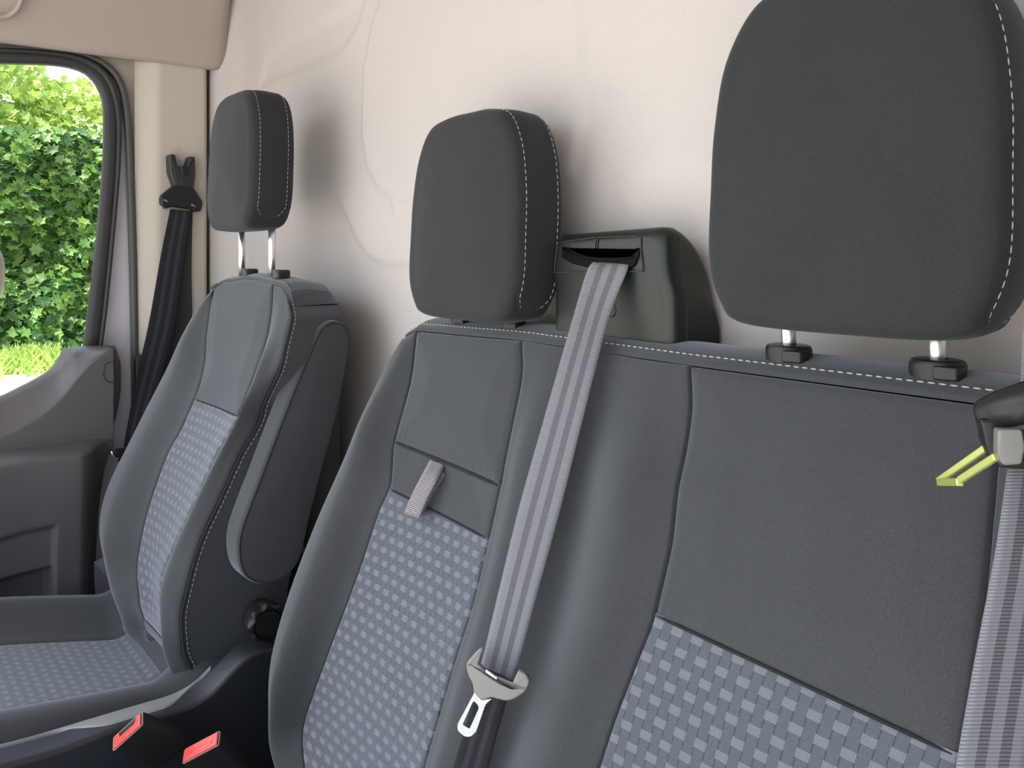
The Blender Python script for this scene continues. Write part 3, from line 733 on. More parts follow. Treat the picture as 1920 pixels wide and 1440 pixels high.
# fabric pull loop
def pull_loop():
    A = smooth_path([BP.at(818, 866, .010), BP.at(803, 895, .024), BP.at(785, 930, .030), BP.at(770, 965, .033)], 26)
    B = smooth_path([BP.at(769, 967, .022), BP.at(790, 935, .014), BP.at(812, 895, .012), BP.at(824, 873, .008)], 26)
    path = A + B[1:]
    wv = Vector((0.0265, 0.004, -0.001)); V_, U_, F_ = [], [], []; L = 0; prev = None
    for i, p in enumerate(path):
        if prev is not None: L += (p - prev).length
        prev = p
        for k in range(5): V_.append(p + wv * (k / 4 - .42)); U_.append((k / 4, L))
        if i: 
            for k in range(4): a = (i - 1) * 5 + k; F_.append((a, a + 1, a + 6, a + 5))
    o = mesh_obj('pull_loop', V_, F_, M['loop'], bench, True, U_); so = o.modifiers.new('s', 'SOLIDIFY'); so.thickness = 0.0012; so.offset = 0
    o['label'] = 'pale ribbed webbing pull loop'
pull_loop()

# ================================================================== DRIVER SEAT
seat = empty('driver_seat', (-1.47, 0.40, 0.0), 'dark grey single driver seat with raised headrest, folded armrest and checked insert, beside the window', 'seat')
DP = Plane(0.57, 1.25, 0.366)
dA = col(DP, [(405, 535, .0), (368, 584, .0), (317, 690, .01), (270, 781, .02), (219, 879, .035), (193, 945, .045), (188, 1000, .048)]) + [W(208, 1061, X=-1.61), W(233, 1119, X=-1.575), Vector((-1.54, .40, .64))]
d0 = [Vector((p.x - .004, p.y + .09, p.z)) for p in dA]
dB = col(DP, [(420, 527, .0), (401, 545, .0), (386, 628, .0), (383, 675, .0), (365, 744, .006), (339, 803, .010), (313, 850, .013), (284, 930, .015), (262, 1015, .014), (255, 1075, .010), (259, 1119, .004)]) + [W(270, 1167, X=-1.47), Vector((-1.455, .405, .62))]
dC = col(DP, [(511, 531, 0), (507, 590, .0), (499, 635, .0), (481, 690, .003), (445, 781, .010), (405, 850, .014), (365, 937, .016), (328, 1018, .016), (303, 1079, .012), (301, 1148, .002)]) + [W(313, 1214, X=-1.345), Vector((-1.335, .405, .62))]
dD = [DP.at(543, 575, .0), DP.at(545, 600, 0), DP.at(529, 671, .0)] + [W(px, py, X=x) for px, py, x in [(489, 777, -1.302), (448, 857, -1.300), (412, 937, -1.298), (372, 1025, -1.298), (350, 1105, -1.298), (339, 1163, -1.30), (343, 1218, -1.30), (357, 1254, -1.30)]] + [Vector((-1.30, .45, .60))]
dAB = between(dA, dB, 0.45, 0.022); dBC = between(dB, dC, 0.5, -.003)
dCD = between(dC, dD, 0.5, 0.016)
dD3 = between(dC, dD, 0.82, 0.010)
for p in dCD: pass
dE = [Vector((p.x + 0.004, p.y + lerp(0.084, 0.165, sstep(1.2, 0.85, p.z)), p.z)) for p in dD]
DS = Sheet([d0, dA, dAB, dB, dBC, dC, dCD, dD3, dD, dE])
DS.ztops[6] = DP.at(524, 537, 0).z; DS.ztops[7] = DP.at(536, 553, 0).z; DS.ztops[4] = DP.at(462, 521, 0).z; DS.ztops[2] = DP.at(412, 530, 0).z
zD = 0.70
h1, h2 = DP.at(363, 752, .006).z, DP.at(440, 783, .01).z
DS.panel('side_bolster', 0, 3, lambda c: DS.ztop(c), zD - .02, M['fabric'], seat, nu=60, nv=80, edges='RT')
DS.panel('upper_panel', 3, 5, lambda c: DS.ztop(c), lambda c: lerp(h1, h2, (c - 3) / 2), M['fabric'], seat, nu=60, nv=60, puff=0.004, wr=.0005)
DS.panel('checked_insert', 3, 5, lambda c: lerp(h1, h2, (c - 3) / 2) + .004, zD, M['insert'], seat, nu=60, nv=90, puff=-0.003, edges='LRB')['label'] = 'lighter blue-grey checked fabric insert'
seam_shade(DS, 3, 5, lambda c: lerp(h1, h2, (c - 3) / 2) + .002, seat)
DS.panel('side_bolster', 5, 8, lambda c: DS.ztop(c), zD - .06, M['fabric'], seat, nu=60, nv=90, edges='LRT')
DS.panel('side_panel', 8, 9, lambda c: DS.ztop(c), zD - .06, M['fabric'], seat, nu=40, nv=90, edges='L')
# lower roll of the back
rows = []
for t in [0, .15, .3, .5, .7, .85, 1.0]:
    a = t * PI / 2
    r = []
    for k in range(61):
        c = lerp(0.5, 5.0, k / 60); p = DS.P(c, zD - (.02 if c < 3 else 0) + .003); r.append(p + Vector((0, 0.075 * (1 - math.cos(a)), -0.055 * math.sin(a))))
    rows.append(r)
mb = MB(); mb.grid(rows); mb.build('lower_roll', M['fabric'], seat, fix=False)
top_roll(DS, 1, 8, 0.642, lambda c, z0: z0 + 0.002, seat, nu=140, hump=0.008)
# stitched piping down the right edge and round the top
pth = []
for k in range(40):
    c = lerp(1.2, 7.9, k / 40); pth.append(DS.P(c, DS.ztop(c)) + Vector((0, 0.006, 0.0052)))
zt = DS.ztop(8)
for k in range(1, 70): z = lerp(zt, 0.655, k / 69); pth.append(DS.P(8.0, z) + Vector((0.0015, 0.007, 0)))
stitches(pth, M['thread'], seat, r=0.00055)
mb = MB(); mb.tube(smooth_path([p + Vector((-0.001, -0.006, 0.0)) for p in pth[38:]], 120), 0.0016, 8); mb.build('piping', M['fabric_shaded'], seat)
fr = (Vector((0, 0.655, 0)), Vector((1, 0, 0)), Vector((0, 0, 1)), Vector((0, -1, 0)))
slab(round_poly([(-1.62, 0.55), (-1.31, 0.55), (-1.31, 1.20), (-1.62, 1.20)], 0.04), fr, -0.01, 0.06, 0.01).build('back_board', M['plastic'], seat)
headrest(-1.497, 0.532, 1.340, 0.246, seat, wt=0.078, wm=0.113, wb=0.095, T=0.084, post_dx=0.071, post_y=0.590, post_len=0.10, lean=0.04)
collar(-1.568 + .040, 0.590, 1.262, seat, r=0.017); collar(-1.386, 0.590, 1.262, seat, r=0.017)

# folded armrest
def armrest():
    X = -1.238
    out_ = [(622, 602), (645, 606), (657, 628), (657, 660), (648, 710), (628, 800), (606, 880), (584, 965), (568, 1035), (552, 1068), (528, 1088), (492, 1097), (462, 1085), (448, 1055), (447, 1010), (462, 960), (485, 900), (529, 784), (556, 716), (583, 652), (600, 618)]
    pl = resample2([yz(a, b, X) for a, b in out_], 140)
    fr = (Vector((X, 0, 0)), Vector((0, 1, 0)), Vector((0, 0, 1)), Vector((1, 0, 0)))
    o = slab(pl, fr, -0.055, 0.0, 0.009, 6, dome=0.006).build('armrest', M['fabric'], seat)
    a = MB(); ip = inset(pl, 0.0035)
    a.tube([Vector((X - 0.0015, y, z)) for y, z in ip], 0.0016, 8, closed=True); a.build('piping', M['fabric_shaded'], o)
    a = MB(); a.tube([Vector((X - 0.050, y, z)) for y, z in ip], 0.0016, 8, closed=True); a.build('piping', M['fabric_shaded'], o)
    h = MB(); p = W(520, 1040, X=-1.29); h.tube([p + Vector((-0.03, 0.02, 0)), p + Vector((0.02, 0.02, 0))], 0.02, 20); h.build('hinge', M['plastic'], o)
armrest()
# recline knob
def knob():
    c = W(503, 1170, X=-1.235); mb = MB(); rings = []
    def lobes(r, amp): return [Vector((0, math.cos(2 * PI * k / 96) * (r + amp * math.cos(8 * 2 * PI * k / 96)), math.sin(2 * PI * k / 96) * (r + amp * math.cos(8 * 2 * PI * k / 96)))) for k in range(96)]
    for x, r, a in [(-0.04, 0.026, 0), (-0.022, 0.026, 0), (-0.021, 0.029, 0.001), (-0.004, 0.030, 0.0018), (0.0, 0.0285, 0.0022), (0.002, 0.025, 0.0022), (0.0015, 0.0225, 0.0), (-0.002, 0.021, 0)]:
        rings.append([c + Vector((x, 0, 0)) + v for v in lobes(r, a)])
    rings_solid(rings, mb); o = mb.build('recline_knob', M['plastic_smooth'], seat, sh=40)
    mb = MB(); mb.tube([c + Vector((-0.004, 0, 0)), c + Vector((0.003, 0, 0))], 0.0195, 40); mb.build('knob_cap', M['plastic_smooth'], o, sh=40)
knob()
# cushion
def cushion():
    def zb(y): return 0.640 + 0.14 * (0.39 - y)
    def xl(y): return pchip([-0.3, 0.17, 0.385], [-1.615, -1.605, -1.560], y)
    def xr(y): return pchip([-0.3, 0.17, 0.385], [-1.355, -1.355, -1.366], y)
    def H(x, y):
        l, r = xl(y), xr(y); z = zb(y) + 0.045 * sstep(0.36, 0.44, y)
        if x < l: t = (l - x) / 0.085; z += 0.045 * sstep(0, 1.0, t) - 0.06 * sstep(1.1, 1.75, t)
        if x > r: t = (x - r) / 0.075; z += 0.018 * math.sin(PI * min(1, t * .9)) - 0.010 * sstep(0.8, 1.3, t)
        return z
    def pan(name, fa, fb, ya, yb, mat, nu=50, nv=80, ed='LRTB', e=.010, dp=.005):
        V_, U_ = [], []
        for j in range(nv + 1):
            y = lerp(ya, yb, j / nv)
            for i in range(nu + 1):
                t = i / nu; t = .5 * t + .5 * (.5 - .5 * math.cos(PI * t)); x = lerp(fa(y), fb(y), t); z = H(x, y); d = []
                if 'L' in ed: d.append(x - fa(y))
                if 'R' in ed: d.append(fb(y) - x)
                if 'T' in ed: d.append(abs(yb - y))
                q = min(d) if d else 9
                if q < e: z -= dp * (1 - q / e) ** 2
                V_.append((x, y, z)); U_.append((x * 1.0, y * 1.0))
        k = nu + 1
        return mesh_obj(name, V_, [(j * k + i, j * k + i + 1, (j + 1) * k + i + 1, (j + 1) * k + i) for j in range(nv) for i in range(nu)], mat, seat, True, U_)
    pan('cushion_insert', xl, xr, -0.10, 0.388, M['insert'], ed='LR')['label'] = 'lighter blue-grey checked cushion insert'
    pan('cushion_bolster', lambda y: -1.765, xl, -0.10, 0.48, M['fabric'], ed='R')
    pan('cushion_bolster', xr, lambda y: -1.252, -0.10, 0.48, M['fabric'], ed='LR')
    pan('cushion_rear', xl, xr, 0.388, 0.50, M['fabric'], nv=20, ed='')
    # front roll and sides
    rows = []
    for k in range(9):
        a = k / 8 * PI / 2; rows.append([Vector((lerp(-1.765, -1.252, i / 50), -0.10 - 0.07 * math.sin(a), H(lerp(-1.765, -1.252, i / 50), -0.10) - 0.07 * (1 - math.cos(a)) - (0.10 if k == 8 else 0))) for i in range(51)])
    mb = MB(); mb.grid(rows)
    for xs in (-1.252, -1.765):
        sg = 1 if xs > -1.5 else -1
        rows = []
        for k in range(9):
            a = k / 8 * PI / 2; rows.append([Vector((xs + sg * 0.018 * math.sin(a), y, H(xs, y) - 0.020 * (1 - math.cos(a)) - 0.09 * (k / 8) ** 2 - .004)) for y in [-0.12 + .6 * q / 40 for q in range(41)]])
        mb.grid(rows)
    mb.build('cushion_skirt', M['fabric'], seat, fix=False)
    p = [Vector((-1.245 + .0, y, H(-1.252, y) - 0.010)) for y in [-.1 + .5 * k / 30 for k in range(31)]]
    stitches(p, M['thread'], seat, r=.0005, off=Vector((0.003, 0, -0.001)))
cushion()
# plastic side cover with hump, ledge on top coloured paler to stand for its sheen
def base_cover():
    X = -1.195
    top_ = [(-200, 1490), (-60, 1452), (60, 1420), (130, 1398), (200, 1372), (290, 1344), (352, 1325), (392, 1302), (430, 1262), (462, 1232), (495, 1219), (530, 1221), (560, 1240)]
    pts = [yz(a, b, X) for a, b in top_]
    sm = smooth_path([Vector((0, y, z)) for y, z in pts], 70)
    poly = [(p.y, p.z) for p in sm] + [(pts[-1][0] + .03, pts[-1][1] - .1), (pts[-1][0] + .03, 0.32), (pts[0][0], 0.32)]
    fr = (Vector((X, 0, 0)), Vector((0, 1, 0)), Vector((0, 0, 1)), Vector((1, 0, 0)))
    slab(poly[::-1], fr, -0.046, 0.0, 0.007, 5).build('side_cover', M['plastic_navy'], seat)
    q = [p for p in sm if p.y < 0.425]; m_ = MB()
    rows_ = []
    for i, p in enumerate(q):
        f = i / (len(q) - 1); w1 = sstep(0.95, .78, f) * sstep(0.44, 0.62, f)
        rows_.append([Vector((lerp(-1.246, lerp(-1.244, -1.203, w1), k / 6), p.y, p.z + 0.0012 - 0.006 * (k in (0, 6)))) for k in range(7)])
    m_.grid(rows_); m_.build('cover_ledge_sheen', M['ledge_sheen'], seat, fix=False)['label'] = 'top ledge of the side cover, its sheen painted pale grey'
    fr = (Vector((0, 0.15, 0)), Vector((1, 0, 0)), Vector((0, 1, 0)), Vector((0, 0, 1)))
    slab(round_poly([(-1.72, -0.2), (-1.25, -0.2), (-1.25, 0.38), (-1.72, 0.38)], 0.03), fr, 0.0, 0.60, 0.01).build('seat_base', M['plastic_navy'], seat)
base_cover()

# ================================================================== RETRACTOR HOUSING
def housing():
    o = empty('belt_retractor_housing', (-0.65, 0.67, 1.205), 'black plastic seat belt housing with slot, standing between the two bench headrests', 'belt housing')
    # cross sections along y: front face to rear; front outline in xz
    yF = 0.640
    L, R_, B, T = -0.741, -0.560, 1.205, 1.327
    def zt(x): return T - 0.004 + 0.002 * (x - L) / (R_ - L)
    zc = (B + T) / 2
    nz = 60; nx = 70
    def front_y(x, z):      # face leans: upper part proud, waist, lower part proud again
        t = (z - B) / (T - B)
        y = yF - 0.003 * sstep(0.42, 0.62, t) + 0.001
        y += 0.003 * sstep(0.8, 1.0, t)
        return y
    def side_x(t, sgn):     # waist in the outline
        return 0.003 * sstep(0.40, 0.62, t) * (1 if sgn > 0 else 1) * -1
    rings = []; seg = 9
    def outline(ins, drop=0.0, topcut=0.0):
        l, r, b, t = L + ins, R_ - ins, B + ins * .6, T - ins - topcut
        pts = round_poly([(l, b), (r, b), (r + side_x(0.3, 1), lerp(b, t, .45)), (r - 0.006, lerp(b, t, .62)), (r - 0.011, t + .0), (l + 0.005, t - 0.006), (l - 0.002, lerp(b, t, .62)), (l, lerp(b, t, .45))],
                         [0.006, 0.006, 0.02, 0.02, 0.014, 0.010, 0.02, 0.02], 7)
        return pts
    prof = [(0.012, 0.0005), (0.008, 0.0008), (0.004, 0.003), (0.0015, 0.006), (0.0, 0.010)]
    def ring(ins, dy, cut, k=0.0):
        r = []
        for a, b in outline(ins, 0, cut):
            b2 = b if cut == 0 else b
            t = (b - B) / (T - B); r.append(Vector((a, front_y(a, b) + dy if dy < .02 else yF + dy, b)))
        return r
    rings = [ring(i, d, 0) for i, d in prof]
    for d, cut in [(0.022, 0.0), (0.032, 0.004), (0.042, 0.010), (0.052, 0.019), (0.062, 0.034), (0.068, 0.050), (0.072, 0.075)]: rings.append(ring(0.0, d, cut))
    # front cap as fan
    mb = rings_solid(rings, None, True, True); mb.build('shell', M['plastic_box'], o, sh=50)
    # parting line on the right side
    ln = MB(); ln.tube(smooth_path([rings[5][i] for i in range(12, 34)], 60), 0.0006, 6); ln.build('parting_line', M['plastic_smooth'], o)
    # guide plate (recessed trapezoid outline), lid split, slot and belt lip
    def fp(a, b, off=0.0): return Vector((a, front_y(a, b) - 0.0002 - off, b))
    def px(xp, yp, off=0.0):
        p = W(xp, yp, Y=yF + .004); return fp(p.x, p.z, off)
    def seg_line(pts, r=0.0008, closed=False, mat='rubber', nm='groove'):
        t = MB(); q = []
        pts = pts + [pts[0]] if closed else pts
        for a, b in zip(pts, pts[1:]):
            for k in range(8): q.append(px(lerp(a[0], b[0], k / 8), lerp(a[1], b[1], k / 8)))
        if not closed: q.append(px(*pts[-1]))
        t.tube(q, r, 6, closed=closed); t.build(nm, M[mat], o)
    seg_line([(1053, 455), (1123, 445), (1124, 478)]); seg_line([(1208, 447), (1213, 508), (1047, 511), (1053, 455)])
    seg_line([(1127, 479), (1127, 445), (1195, 443), (1208, 447)])
    # belt slot mouth: dark curved lip
    lip = [(1056, 462), (1082, 473), (1110, 480), (1140, 481), (1172, 481), (1187, 479), (1194, 465), (1205, 465), (1200, 482), (1193, 498), (1183, 505), (1150, 505), (1110, 503), (1075, 494), (1057, 483)]
    q = [W(a, b, Y=yF) for a, b in lip]; pl = [(p.x, p.z) for p in q]
    pl = round_poly(pl, 0.002, 3)
    fr = (Vector((0, yF, 0)), Vector((1, 0, 0)), Vector((0, 0, 1)), Vector((0, -1, 0)))
    s_ = slab(pl, fr, -0.006, 0.0035, 0.0015, 3).build('slot_lip', M['lip'], o)
    blade = MB(); bp = smooth_path([W(1060, 464, Y=yF - .004), W(1100, 483, Y=yF - .010), W(1150, 486, Y=yF - .012), W(1186, 482, Y=yF - .008)], 30)
    blade.tube(bp, lambda t: 0.0022 * (0.4 + 0.6 * math.sin(PI * min(1, max(0.05, t)))), 8); blade.build('slot_edge', M['lip'], o)
    t = MB(); cc = px(1148, 579); t.tube([cc + Vector((math.cos(a) * .0085, 0, math.sin(a) * .0085)) for a in [2 * PI * k / 30 for k in range(30)]], 0.0005, 6, closed=True); t.build('screw_cap', M['rubber'], o)
housing()

# ================================================================== BELTS
def ribbon(L_, R_, mat, parent, name='webbing', n=120, th=0.0013, nu=8, curve=0.0):
    a = smooth_path(L_, n); b = smooth_path(R_, n); V_, U_, F_ = [], [], []; s_ = 0
    for i, (p, q) in enumerate(zip(a, b)):
        if i: s_ += ((p + q) / 2 - (a[i - 1] + b[i - 1]) / 2).length
        for k in range(nu + 1):
            t = k / nu; V_.append(p.lerp(q, t) + Vector((0, -curve * math.sin(PI * t), 0))); U_.append((t, s_))
        if i:
            for k in range(nu): j = (i - 1) * (nu + 1) + k; F_.append((j, j + 1, j + nu + 2, j + nu + 1))
    o = mesh_obj(name, V_, F_, mat, parent, True, U_); m = o.modifiers.new('solid', 'SOLIDIFY'); m.thickness = th; m.offset = 0
    return o
def centre_belt():
    o = empty('seat_belt', (-0.64, 0.60, 1.25), 'pale grey striped seat belt hanging diagonally across the bench from the black housing', 'seat belt')
    def b(px, py, off): return BP.at(px, py, off)
    Lp = [W(1112, 492, Y=.636), W(1100, 512, Y=.622), b(1070, 611, .035), b(1019, 790, .046), b(975, 946, .056), b(935, 1110, .064), b(908, 1222, .066), b(898, 1256, .066)]
    Rp = [W(1180, 492, Y=.640), W(1174, 512, Y=.632), b(1140, 604, .014), b(1092, 790, .028), b(1048, 965, .036), b(1005, 1121, .044), b(974, 1236, .046), b(961, 1284, .046)]
    ribbon(Lp, Rp, M['belt'], o)
    Lp = [b(905, 1250, .060), b(878, 1345, .052), b(850, 1440, .044), b(825, 1530, .036)]
    Rp = [b(962, 1272, .038), b(940, 1350, .034), b(915, 1440, .028), b(893, 1530, .022)]
    ribbon(Lp, Rp, M['belt_dark'], o, name='lower_webbing', n=50)
    # tongue: plane through the point, facing the viewer side of the cab
    c = b(932, 1270, .070); Fv = Vector((-SY, CY, 0)); 
    n = Vector((0.62, -0.74, 0.25)).normalized(); ux = Vector((CY, SY, 0)); ux = (ux - n * ux.dot(n)).normalized(); uy = n.cross(ux)
    if uy.z < 0: uy = -uy
    def loc(px, py):      # intersect pixel ray with plane
        u = (px - 960) / FPX; v = (HOR - py) / FPX; d = Vector((-SY + CY * u, CY + SY * u, v)); cam_ = Vector((0, 0, CZ))
        t = (c - cam_).dot(n) / d.dot(n); p = cam_ + d * t - c; return (p.dot(ux), p.dot(uy))
    fr = (c, ux, uy, n)
    tb = MB()
    for body in ([(877, 1238), (876, 1252), (881, 1268), (888, 1280), (890, 1297), (905, 1313), (922, 1306), (950, 1313), (964, 1310), (985, 1297), (990, 1284), (961, 1287), (938, 1277), (915, 1260), (897, 1242)],
                 [(903, 1212), (890, 1225), (877, 1240), (877, 1252), (898, 1246), (903, 1228), (909, 1216)], [(974, 1254), (988, 1262), (995, 1277), (986, 1296), (958, 1288), (967, 1268)]):
        slab(round_poly([loc(*p) for p in body], 0.0022, 3), fr, -0.005, 0.0042, 0.0018, 4, mb=tb)
    t = tb.build('tongue', M['tongue_grey'], o); t['label'] = 'light grey plastic belt tongue'
    # plate with window
    outer = [(889, 1285), (890, 1298), (858, 1358), (859, 1370), (872, 1381), (883, 1381), (893, 1372), (911, 1320), (924, 1309), (905, 1312)]
    hole = [(889, 1314), (897, 1322), (898, 1328), (881, 1366), (868, 1358), (886, 1318)]
    po = round_poly([loc(*p) for p in outer], 0.002, 4); ph = round_poly([loc(*p) for p in hole], 0.0012, 4)
    bm = bmesh.new()
    def lp(pl_, d): return [bm.verts.new(c + ux * a + uy * bb + n * d) for a, bb in pl_]
    th = 0.0022; Ao, Ah = lp(po, 0), lp(ph, 0); 
    eo = [bm.edges.new((Ao[i - 1], Ao[i])) for i in range(len(Ao))]; eh = [bm.edges.new((Ah[i - 1], Ah[i])) for i in range(len(Ah))]
    r = bmesh.ops.triangle_fill(bm, edges=eo + eh, use_beauty=True)
    me = bpy.data.meshes.new('plate'); bm.to_mesh(me); bm.free(); me.materials.append(M['steel'])
    pm = bpy.data.objects.new('metal_plate', me); C.objects.link(pm); pm.parent = t
    sm = pm.modifiers.new('solid', 'SOLIDIFY'); sm.thickness = th; sm.offset = 0; bv = pm.modifiers.new('bev', 'BEVEL'); bv.width = 0.0005; bv.segments = 2
    pm['label'] = 'chrome latch plate with rectangular hole'
    slab(round_poly([loc(*p) for p in [(913, 1252), (921, 1258), (935, 1268), (933, 1273), (922, 1266), (912, 1259)]], .0006, 2), fr, 0.001, 0.0046, .0004, 2).build('slot_bar', M['steel'], t)
centre_belt()
def driver_belt():
    o = empty('seat_belt', (-1.95, 0.58, 1.3), 'dark seat belt hanging from its pillar guide behind the driver seat', 'seat belt')
    X = -1.945
    Lp = [W(319, 392, X=X), W(303, 470, X=X), W(280, 600, X=X + .01), W(258, 700, X=X + .03), W(236, 812, X=X + .05), W(222, 900, X=X + .07)]
    Rp = [W(361, 396, X=X + .01), W(349, 470, X=X + .01), W(331, 600, X=X + .02), W(305, 700, X=X + .04), W(275, 800, X=X + .06), W(262, 900, X=X + .08)]
    ribbon(Lp, Rp, M['belt_dark'], o, n=70)
    Lp = [W(345, 400, X=-1.956), W(343, 500, X=-1.956), W(322, 600, X=-1.956), W(316, 668, X=-1.956)]
    Rp = [W(361, 400, X=-1.956), W(359, 500, X=-1.956), W(360, 600, X=-1.956), W(359, 668, X=-1.956)]
    ribbon(Lp, Rp, M['rubber'], o, name='rear_webbing', n=30)
    fr = (Vector((X, 0, 0)), Vector((0, 1, 0)), Vector((0, 0, 1)), Vector((1, 0, 0)))
    Y = lambda L: [yz(a, b, X) for a, b in L]
    # forked height slider
    fk = Y([(314, 291), (326, 290), (330, 312), (347, 313), (352, 294), (363, 295), (364, 325), (362, 348), (359, 362), (330, 362), (323, 345), (316, 325)])
    g = slab(round_poly(fk, 0.003, 4), fr, -0.018, 0.012, 0.004, 4).build('height_slider', M['plastic'], o)
    slab(round_poly(Y([(334, 312), (349, 313), (352, 322), (347, 332), (338, 332)]), .003, 4), fr, 0.008, 0.016, 0.002, 3).build('slider_button', M['plastic_smooth'], g)
    gd = Y([(325, 346), (360, 352), (378, 380), (374, 397), (360, 398), (356, 393), (318, 388), (309, 392), (298, 384), (298, 368)])
    slab(round_poly(gd, 0.006, 5), fr, -0.006, 0.014, 0.005, 4).build('belt_guide', M['plastic_smooth'], o)
    for a, bb in ((312, 376), (363, 385)):
        p = W(a, bb, X=X + .0145); s = MB(); s.tube([p + Vector((0, -.005, .002)), p + Vector((0, 0.004, -.003))], 0.002, 8); s.build('guide_slot', M['tongue_grey'], o)
    t = MB(); t.tube(smooth_path([W(300, 380, X=X - .004), W(304, 388, X=X - .004), W(312, 391, X=X - .004)], 10), .0035, 8); t.build('guide_pin', M['chrome'], o)
    # stowed latch behind the seat
    fr2 = (Vector((-1.84, 0, 0)), Vector((0, 1, 0)), Vector((0, 0, 1)), Vector((1, 0, 0)))
    Y2 = lambda L: [yz(a, b, -1.84) for a, b in L]
    slab(round_poly(Y2([(208, 848), (213, 841), (240, 838), (240, 872), (216, 861)]), .003, 3), fr2, 0, 0.010, .002, 3).build('tongue', M['plastic_smooth'], o)
    t = MB(); t.tube([W(a, b, X=-1.828) for a, b in ((209, 846), (211, 853), (217, 861), (222, 860))], .0016, 8); t.build('latch_plate', M['chrome'], o)
driver_belt()
def near_belt():
    o = empty('seat_belt', (-0.17, 0.42, 1.1), 'pale striped seat belt at the right edge with black stop and metal tongue', 'seat belt')
    Y0 = 0.42
    Lp = [W(1926, 560, Y=.46), W(1918, 640, Y=.455), W(1912, 760, Y=.45), W(1890, 880, Y=.43), W(1866, 1040, Y=.41), W(1826, 1250, Y=.39), W(1796, 1420, Y=.37), W(1780, 1530, Y=.36)]
    Rp = [W(2040, 560, Y=.48), W(2036, 640, Y=.475), W(2028, 760, Y=.47), W(2006, 880, Y=.45), W(1986, 1040, Y=.43), W(1952, 1250, Y=.41), W(1926, 1420, Y=.39), W(1910, 1530, Y=.38)]
    ribbon(Lp, Rp, M['belt'], o, n=100)
    # tongue body: rounded bar plus button, metal plate with green reflected light painted into its colour
    mb = MB(); bp = smooth_path([W(1846, 786, Y=.425), W(1872, 772, Y=.422), W(1905, 760, Y=.42), (W(1960, 742, Y=.425)), W(2010, 740, Y=.43)], 40)
    mb.tube(bp, lambda t: 0.0088 * min(1, 0.45 + 6 * t), 16)
    mb.tube(smooth_path([W(1862, 800, Y=.43), W(1890, 806, Y=.428), W(1950, 800, Y=.43)], 20), lambda t: 0.011 * min(1, .6 + 4 * t), 14)
    t = mb.build('tongue', M['plastic_smooth'], o)
    c = W(1893, 838, Y=.413); n = Vector((CY * -.1 + .62, -.78, 0.05)).normalized(); ux = Vector((.78, .62, 0)); fr = (c, ux, Vector((0, 0, 1)), n)
    k = 1 / FPX * .42 / (CY + SY * 0.583)
    slab(round_poly([(-21 * k, 32 * k), (19 * k, 34 * k), (24 * k, 0), (18 * k, -30 * k), (-12 * k, -34 * k), (-22 * k, -18 * k)], 6 * k, 5), fr, -0.012, 0.002, 0.0011, 4).build('stop_button', M['tongue_grey'], t)
    slab(round_poly([(-44 * k, 46 * k), (44 * k, 46 * k), (44 * k, -44 * k), (-10 * k, -44 * k), (-30 * k, -20 * k)], 6 * k, 5), (c, ux, Vector((0, 0, 1)), n), -0.018, -0.006, 0.0015, 4).build('tongue_body', M['plastic_smooth'], t)
    # metal plate: two arms joined at the tip, edge-on
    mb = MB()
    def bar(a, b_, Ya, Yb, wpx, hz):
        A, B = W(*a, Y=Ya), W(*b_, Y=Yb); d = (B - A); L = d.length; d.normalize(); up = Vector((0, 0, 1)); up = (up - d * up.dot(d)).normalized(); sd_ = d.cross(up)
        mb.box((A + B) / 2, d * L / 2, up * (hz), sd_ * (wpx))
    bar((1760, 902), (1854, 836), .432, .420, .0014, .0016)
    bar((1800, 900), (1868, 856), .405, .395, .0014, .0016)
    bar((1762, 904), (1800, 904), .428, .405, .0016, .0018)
    pl = mb.build('metal_plate', M['steel_green_reflection'], t, smooth=False); pl['label'] = 'metal prongs with a yellow-green reflection painted in'; bv = pl.modifiers.new('b', 'BEVEL'); bv.width = .0006; bv.segments = 2
near_belt()
